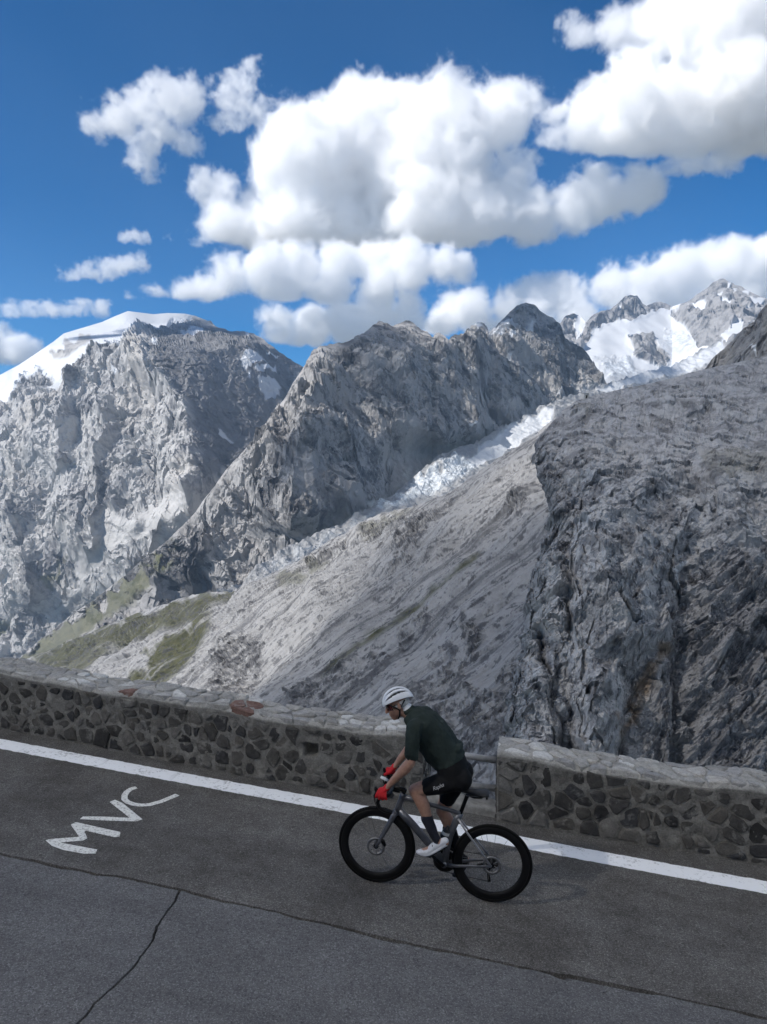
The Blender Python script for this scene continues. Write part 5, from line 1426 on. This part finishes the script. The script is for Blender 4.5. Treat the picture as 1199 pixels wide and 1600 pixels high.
def build_person():
    t = NT('skin'); co = t.coord('Object')
    n = t.noise(co, 22, 5, 0.6)
    t.base(t.ramp(n, [(0.34, (0.27, 0.145, 0.100)), (0.66, (0.37, 0.215, 0.155))]), 0.5, 0, 0.35)
    t.b.inputs['Subsurface Weight'].default_value = 0.12; t.b.inputs['Subsurface Radius'].default_value = (0.02, 0.008, 0.004); t.b.inputs['Subsurface Scale'].default_value = 0.3
    SKIN = t.m
    def cloth(name, a, b, sc_=60, rough=0.85):
        t = NT(name); co = t.coord('Object'); n = t.noise(co, sc_, 4, 0.6)
        t.base(t.ramp(n, [(0.3, a), (0.7, b)]), rough, 0, 0.2); t.bump(t.noise(co, 240, 2, 0.5), 0.001, 0.4); return t.m
    JER = cloth('jersey_fabric', (0.013, 0.020, 0.018), (0.027, 0.038, 0.034), 7)
    SHO = cloth('shorts_fabric', (0.006, 0.006, 0.0065), (0.009, 0.009, 0.010))
    SOC = cloth('sock_fabric', (0.014, 0.015, 0.022), (0.020, 0.021, 0.030))
    SHW = cloth('shoe_white', (0.46, 0.465, 0.49), (0.60, 0.61, 0.64), 30, 0.5)
    SHB = cloth('shoe_black', (0.012, 0.012, 0.013), (0.02, 0.02, 0.021), 30, 0.5)
    GLO = cloth('glove_red', (0.36, 0.012, 0.016), (0.52, 0.020, 0.024), 40, 0.7)
    HEL = plain('helmet_white', (0.66, 0.67, 0.69), 0.35, 0, 0.5, var=0.04)
    BLK = plain('helmet_black', (0.012, 0.012, 0.013), 0.55)
    LEN = plain('lens_dark_red', (0.045, 0.008, 0.008), 0.12, 0.0, 0.6)
    HAIR = cloth('hair_grey', (0.30, 0.29, 0.28), (0.55, 0.54, 0.52), 120)
    WHT = cloth('neck_cloth', (0.62, 0.62, 0.63), (0.74, 0.74, 0.75))

    # joints in the frame of the bicycle: x forward, y left, z up
    sh = {s: Vector((0.735, 0.178 * s, 1.480)) for s in (1, -1)}
    el = {1: Vector((0.738, 0.248, 1.222)), -1: Vector((0.765, -0.248, 1.232))}
    wr = {1: Vector((0.905, 0.214, 0.985)), -1: Vector((0.912, -0.214, 1.000))}
    hp = {s: Vector((0.345, 0.085 * s, 1.065)) for s in (1, -1)}
    kn = {1: Vector((0.700, 0.112, 0.925)), -1: Vector((0.470, -0.095, 0.690))}
    an = {1: Vector((0.500, 0.118, 0.560)), -1: Vector((0.288, -0.115, 0.320))}
    TORSO = [((0.300, 1.02), (0.455, 0.985), 0.130), ((0.272, 1.10), (0.500, 1.060), 0.168), ((0.296, 1.195), (0.535, 1.105), 0.162), ((0.345, 1.295), (0.572, 1.135), 0.150), ((0.420, 1.392), (0.628, 1.180), 0.155),
             ((0.512, 1.496), (0.690, 1.262), 0.170), ((0.600, 1.566), (0.742, 1.350), 0.182), ((0.680, 1.597), (0.790, 1.420), 0.170), ((0.750, 1.597), (0.825, 1.470), 0.110), ((0.795, 1.588), (0.850, 1.500), 0.066)]
    HC = Vector((0.927, 0.0, 1.610)); HR = Matrix.Rotation(R_(24), 3, 'Y') ; TURN = Matrix.Rotation(R_(16), 3, 'Z')
    HM = HR @ TURN
    def hpnt(x, y, z): return HC + HM @ Vector((x, y, z))

    # ---- body: one skin
    bm = bmesh.new()
    sections(bm, [(b, f, w * 0.95) for b, f, w in TORSO])
    limb(bm, [(0.790, 0, 1.535), (0.850, 0, 1.560), hpnt(-0.02, 0, -0.03)], [(0.062, 0.060), (0.056, 0.055), (0.058, 0.056)])
    ball(bm, hpnt(-0.010, 0, 0.040), (0.098, 0.077, 0.095), 24, HM); ball(bm, hpnt(0.022, 0, -0.050), (0.066, 0.060, 0.066), 20, HM)
    ball(bm, hpnt(0.050, 0, -0.098), (0.034, 0.032, 0.026), 14, HM)
    limb(bm, [hpnt(0.082, 0, 0.012), hpnt(0.100, 0, -0.018), hpnt(0.106, 0, -0.034)], [0.010, 0.013, 0.015], 10)
    ball(bm, hpnt(0.076, 0, 0.026), (0.018, 0.050, 0.012), 14, HM)
    ball(bm, hpnt(0.082, 0, -0.064), (0.012, 0.026, 0.008), 12, HM); ball(bm, hpnt(0.078, 0, -0.078), (0.012, 0.024, 0.008), 12, HM)
    for s in (1, -1):
        ball(bm, hpnt(-0.012, 0.076 * s, -0.010), (0.018, 0.011, 0.031), 12, HM)
        ball(bm, hpnt(0.055, 0.036 * s, -0.030), (0.028, 0.022, 0.024), 12, HM)
        ball(bm, sh[s], 0.062, 18)
        limb(bm, [sh[s], sh[s].lerp(el[s], 0.45) + Vector((0.006, 0.010 * s, 0)), el[s]], [(0.056, 0.054), (0.050, 0.048), (0.041, 0.040)])
        limb(bm, [el[s], el[s].lerp(wr[s], 0.28) + Vector((-0.006, 0.006 * s, 0.002)), el[s].lerp(wr[s], 0.7), wr[s]], [(0.042, 0.041), (0.046, 0.043), (0.034, 0.032), (0.026, 0.029)])
        limb(bm, [hp[s], hp[s].lerp(kn[s], 0.35), hp[s].lerp(kn[s], 0.75), kn[s]], [(0.090, 0.088), (0.082, 0.078), (0.064, 0.060), (0.055, 0.053)])
        ax = (an[s] - kn[s]); back = Vector((-ax.z, 0, ax.x)).normalized()
        if back.x > 0: back = -back
        limb(bm, [kn[s], kn[s].lerp(an[s], 0.28) + back * 0.016, kn[s].lerp(an[s], 0.62) + back * 0.006, an[s]], [(0.052, 0.050), (0.057, 0.053), (0.044, 0.041), (0.034, 0.033)])
    # hands on the brake hoods: palm, four fingers of different length round the hood, thumb on the inner side
    hand_parts = {}
    for s in (1, -1):
        def hand(bm, g=0.0, s=s):
            pc = Vector((0.950, 0.208 * s, 0.928)) if s > 0 else Vector((0.956, 0.208 * s, 0.936))
            limb(bm, [wr[s] if g == 0 else wr[s].lerp(pc, 0.45), wr[s].lerp(pc, 0.7), pc], [(0.024 + g, 0.028 + g), (0.021 + g, 0.034 + g), (0.019 + g, 0.040 + g)], 14)
            ball(bm, pc + Vector((0.014, 0, -0.004)), (0.034 + g, 0.040 + g, 0.020 + g), 14)
            out = s
            for i, (ln, r) in enumerate(((0.062, 0.0095), (0.068, 0.0098), (0.064, 0.0093), (0.052, 0.0085))):
                k0 = pc + Vector((0.040 - 0.020 * i, 0.030 * out, -0.002 - 0.004 * i))
                k1 = k0 + Vector((0.010 - 0.004 * i, 0.012 * out, -0.45 * ln)); k2 = k1 + Vector((0.006 - 0.004 * i, -0.010 * out, -0.36 * ln)); k3 = k2 + Vector((0.0, -0.016 * out, -0.14 * ln))
                limb(bm, [k0, k1, k2, k3], [r + g, r + g, 0.92 * r + g, 0.8 * r + g], 10)
            t0 = pc + Vector((0.000, -0.030 * out, -0.004)); t1 = t0 + Vector((0.026, -0.014 * out, -0.012)); t2 = t1 + Vector((0.024, 0.004 * out, -0.016))
            limb(bm, [t0, t1, t2], [0.013 + g, 0.0115 + g, 0.009 + g], 10)
        hand(bm); hand_parts[s] = hand
    # feet
    feet = {}
    ankle_to = {1: (Vector((0.400, 0.122, 0.520)), Vector((0.545, 0.124, 0.418)), Vector((0.628, 0.126, 0.400))), -1: (Vector((0.222, -0.120, 0.272)), Vector((0.272, -0.122, 0.190)), Vector((0.318, -0.124, 0.112)))}
    for s in (1, -1):
        heel, ballp, toe = ankle_to[s]
        limb(bm, [heel, heel.lerp(ballp, 0.5) + Vector((0.004, 0, 0.016)), ballp + Vector((0, 0, 0.008)), toe], [(0.028, 0.030), (0.034, 0.034), (0.028, 0.040), (0.016, 0.028)])
        limb(bm, [an[s], heel.lerp(ballp, 0.30) + Vector((0.01, 0, 0.02))], [(0.034, 0.033), (0.034, 0.034)])
    person = fuse('person', bm, 0.0065, SKIN, None, 3)
    person.matrix_world = BM
    tag(person, 'person in a dark green jersey, black shorts and white helmet riding the grey bicycle', 'person')
    K = dict(parent=person)
    folds = lambda amp, sc_: (lambda co: (amp * pn(co[:, 0] * sc_ + 3, co[:, 1] * sc_, co[:, 2] * sc_ * 0.55) + 0.4 * amp * pn(co[:, 0] * sc_ * 2.6, co[:, 1] * sc_ * 2.6, co[:, 2] * sc_ * 1.6)))
    # ---- jersey
    bm = bmesh.new()
    TJ = [((0.318, 1.245), (0.555, 1.118), 0.158)] + TORSO[3:]
    sections(bm, [((b[0] - 0.010, b[1] + 0.010), (f[0] + 0.010, f[1] - 0.010), w + 0.010) for b, f, w in TJ])
    for s in (1, -1):
        ball(bm, sh[s] + Vector((0, 0, 0.004)), 0.073, 20)
        limb(bm, [sh[s].lerp(Vector((0.69, 0.10 * s, 1.49)), 0.7), sh[s], sh[s].lerp(el[s], 0.45) + Vector((0.004, 0.010 * s, 0)), sh[s].lerp(el[s], 0.80)], [(0.075, 0.07), (0.071, 0.066), (0.067, 0.060), (0.063, 0.058)])
    # rear pockets
    ball(bm, (0.372, 0.0, 1.315), (0.044, 0.120, 0.042), 18, Matrix.Rotation(R_(-45), 3, 'Y'))
    fuse('jersey', bm, 0.0075, JER, person, 3, folds(0.0075, 22))
    bm = bmesh.new(); limb(bm, [(0.792, 0, 1.548), (0.832, 0, 1.566)], [(0.066, 0.064), (0.061, 0.060)], 20); fuse('collar', bm, 0.006, JER, person, 2)
    bm = bmesh.new(); limb(bm, [(0.828, 0, 1.568), (0.844, 0, 1.580)], [(0.059, 0.057), (0.057, 0.056)], 20); fuse('neck_cloth', bm, 0.006, WHT, person, 2)
    # ---- shorts
    bm = bmesh.new()
    TS = TORSO[:4]
    sections(bm, [((b[0] - 0.006, b[1] + 0.002), (f[0] + 0.006, f[1] - 0.004), w + 0.007) for b, f, w in TS])
    hem = {1: 0.72, -1: 0.72}
    for s in (1, -1):
        limb(bm, [hp[s], hp[s].lerp(kn[s], 0.35), hp[s].lerp(kn[s], hem[s])], [(0.098, 0.095), (0.090, 0.085), (0.073, 0.068)])
        ball(bm, hp[s] + Vector((-0.035, 0.0, 0.0)), (0.085, 0.090, 0.10), 20)
    shorts = fuse('shorts', bm, 0.0075, SHO, person, 3, folds(0.0025, 30))
    # small pale script on the thigh
    cu = bpy.data.curves.new('lettering', 'FONT'); cu.body = 'Rapha'; cu.size = 0.046; cu.shear = 0.4; cu.align_x = 'CENTER'; cu.align_y = 'CENTER'; cu.space_character = 0.9
    tmp = bpy.data.objects.new('lettering', cu); COL.objects.link(tmp)
    dg = bpy.context.evaluated_depsgraph_get(); tm = bpy.data.meshes.new_from_object(tmp.evaluated_get(dg)); bpy.data.objects.remove(tmp)
    from mathutils.bvhtree import BVHTree
    bv = BVHTree.FromPolygons([v.co for v in shorts.data.vertices], [p.vertices for p in shorts.data.polygons])
    c0 = hp[1].lerp(kn[1], 0.44); ang = R_(-32)
    for v in tm.vertices:
        # text reads from the rider's left: right in the picture is backwards
        x = c0.x - (v.co.x * math.cos(ang) + v.co.y * math.sin(ang)); z = c0.z + 0.008 + (-v.co.x * math.sin(ang) + v.co.y * math.cos(ang))
        hit = bv.ray_cast(Vector((x, 0.6, z)), Vector((0, -1, 0)))[0]
        v.co = (x, (hit.y if hit else 0.19) + 0.003, z)
    lo = link('lettering', tm, cloth('print_grey', (0.42, 0.42, 0.42), (0.5, 0.5, 0.5)), shorts)
    # ---- socks and shoes
    for s in (1, -1):
        bm = bmesh.new()
        top = 0.60 if s > 0 else 0.42
        limb(bm, [kn[s].lerp(an[s], top), kn[s].lerp(an[s], (top + 1) / 2), an[s], an[s].lerp(ankle_to[s][0].lerp(ankle_to[s][1], 0.3), 0.6)], [(0.053, 0.050) if s > 0 else (0.063, 0.059), (0.046, 0.044) if s > 0 else (0.052, 0.049), (0.039, 0.038), (0.037, 0.036)])
        fuse('sock', bm, 0.006, SOC if s > 0 else SHO, person, 3)
        heel, ballp, toe = ankle_to[s]
        dn = Vector((-(toe - heel).z, 0, (toe - heel).x)).normalized() * -1
        bm = bmesh.new()
        limb(bm, [heel - dn * 0.012, heel.lerp(ballp, 0.5) + Vector((0.004, 0, 0.016)), ballp + Vector((0, 0, 0.006)), toe], [(0.031, 0.032), (0.037, 0.035), (0.029, 0.042), (0.017, 0.030)])
        limb(bm, [heel + dn * 0.012, ballp + dn * 0.018, toe + dn * 0.006], [(0.018, 0.032), (0.016, 0.043), (0.012, 0.030)])
        shoe = fuse('shoe', bm, 0.006, SHW if s > 0 else SHB, person, 3)
        bm = bmesh.new()
        tube(bm, [heel + dn * 0.033, heel.lerp(ballp, 0.55) + dn * 0.036, ballp + dn * 0.036, toe + dn * 0.014], [(0.006, 0.026), (0.006, 0.030), (0.007, 0.040), (0.005, 0.024)], 12)
        bm_obj('sole', bm, SHB, shoe)
        if s > 0:
            m = heel.lerp(ballp, 0.62) - dn * 0.036
            bm = bmesh.new(); tube(bm, [m + Vector((0, 0.030, -0.010)), m + Vector((0.004, 0, 0.006)), m + Vector((0, -0.030, -0.010))], [(0.005, 0.010)] * 3, 8); bm_obj('strap', bm, SHB, shoe)
    # ---- gloves
    for s in (1, -1):
        bm = bmesh.new(); hand_parts[s](bm, 0.0045); fuse('glove', bm, 0.005, GLO, person, 2)
    # ---- helmet: white shell with long slots over a black liner
    a0, b0, c0_ = 0.138, 0.096, 0.116
    def hs(u, v, k=1.0, lift=0.0):
        """u: 0 brow to 1 nape, v: -1..1 across"""
        th = math.pi * (0.02 + 0.94 * u); ph = v * R_(80)
        x = a0 * k * math.cos(th); rr = math.sin(th)
        z = c0_ * k * rr * math.cos(ph); y = b0 * k * (0.25 + 0.75 * rr) * math.sin(ph) if rr > 0 else 0
        return hpnt(x - 0.020, y, z + 0.022 + lift + 0.012 * math.sin(math.pi * u) - 0.008 * u)
    NU, NV = 56, 60
    slots = [(0.0, 0.08, 0.78, 0.070), (0.33, 0.12, 0.82, 0.078), (-0.33, 0.12, 0.82, 0.078), (0.66, 0.16, 0.84, 0.078), (-0.66, 0.16, 0.84, 0.078)]
    def is_slot(u, v):
        for vc, u0, u1, w in slots:
            t = (u - u0) / (u1 - u0)
            if 0 < t < 1 and abs(v - vc * (1.10 - 0.35 * t)) < w * math.sin(math.pi * t) ** 0.5: return True
        return False
    bm = bmesh.new(); grid = [[bm.verts.new(hs(i / NU, -1 + 2 * j / NV)) for j in range(NV + 1)] for i in range(NU + 1)]
    for i in range(NU):
        for j in range(NV):
            if not is_slot((i + 0.5) / NU, -1 + 2 * (j + 0.5) / NV): bm.faces.new((grid[i][j], grid[i][j + 1], grid[i + 1][j + 1], grid[i + 1][j]))
    bmesh.ops.delete(bm, geom=[v for v in bm.verts if not v.link_faces], context='VERTS')
    cen = hpnt(-0.02, 0, 0.03)
    geom = bmesh.ops.extrude_face_region(bm, geom=list(bm.faces))
    for v in (e for e in geom['geom'] if isinstance(e, bmesh.types.BMVert)): v.co = cen + (v.co - cen) * 0.90
    helmet = bm_obj('helmet', bm, HEL, person)
    bm = bmesh.new(); grid = [[bm.verts.new(hs(i / 30, -1 + 2 * j / 30, 0.90, 0.0)) for j in range(31)] for i in range(31)]
    for i in range(30):
        for j in range(30): bm.faces.new((grid[i][j], grid[i][j + 1], grid[i + 1][j + 1], grid[i + 1][j]))
    bm_obj('liner', bm, BLK, helmet)
    for s in (1, -1):
        bm = bmesh.new()
        j = hpnt(-0.004, 0.078 * s, -0.040); ch = hpnt(0.030, 0.028 * s, -0.118)
        tube(bm, [hpnt(0.055, 0.088 * s, 0.030), hpnt(0.026, 0.084 * s, 0.0), j, hpnt(0.012, 0.064 * s, -0.085), ch, hpnt(0.036, 0.0, -0.124)], (0.0065, 0.0022), 8)
        tube(bm, [hpnt(-0.075, 0.078 * s, 0.030), hpnt(-0.040, 0.082 * s, 0.0), j], (0.0060, 0.0022), 8)
        bm_obj('strap', bm, BLK, helmet)
    # ---- sunglasses: one curved shield with two temples
    bm = bmesh.new(); rows = []
    for i in range(7):
        z = 0.030 - 0.052 * i / 6
        rows.append([bm.verts.new(hpnt(0.098 - 0.045 * (abs(v) ** 2.2) - 0.004 * abs(i - 2) / 4, 0.072 * v, z - (0.010 * max(0, 1 - abs(v) * 5) * -1 if i == 6 else 0))) for v in (-1 + 2 * j / 24 for j in range(25))])
    for r0, r1 in zip(rows[:-1], rows[1:]):
        for j in range(24): bm.faces.new((r0[j], r0[j + 1], r1[j + 1], r1[j]))
    geom = bmesh.ops.extrude_face_region(bm, geom=list(bm.faces))
    for v in (e for e in geom['geom'] if isinstance(e, bmesh.types.BMVert)): v.co = v.co - (HM @ Vector((0.004, 0, 0)))
    gl = bm_obj('sunglasses', bm, LEN, person)
    for s in (1, -1):
        bm = bmesh.new(); tube(bm, [hpnt(0.052, 0.073 * s, 0.018), hpnt(0.010, 0.079 * s, 0.014), hpnt(-0.030, 0.080 * s, 0.004)], (0.0035, 0.0020), 8); bm_obj('temple', bm, BLK, gl)
    # ---- hair below the helmet
    bm = bmesh.new(); ball(bm, hpnt(-0.030, 0, 0.005), (0.084, 0.080, 0.060), 22, HM)
    for s in (1, -1): ball(bm, hpnt(0.012, 0.072 * s, -0.002), (0.012, 0.008, 0.022), 10, HM)
    fuse('hair', bm, 0.006, HAIR, person, 2, lambda co: 0.0025 * pn(co[:, 0] * 110, co[:, 1] * 110, co[:, 2] * 60))

build_bicycle(); build_person()
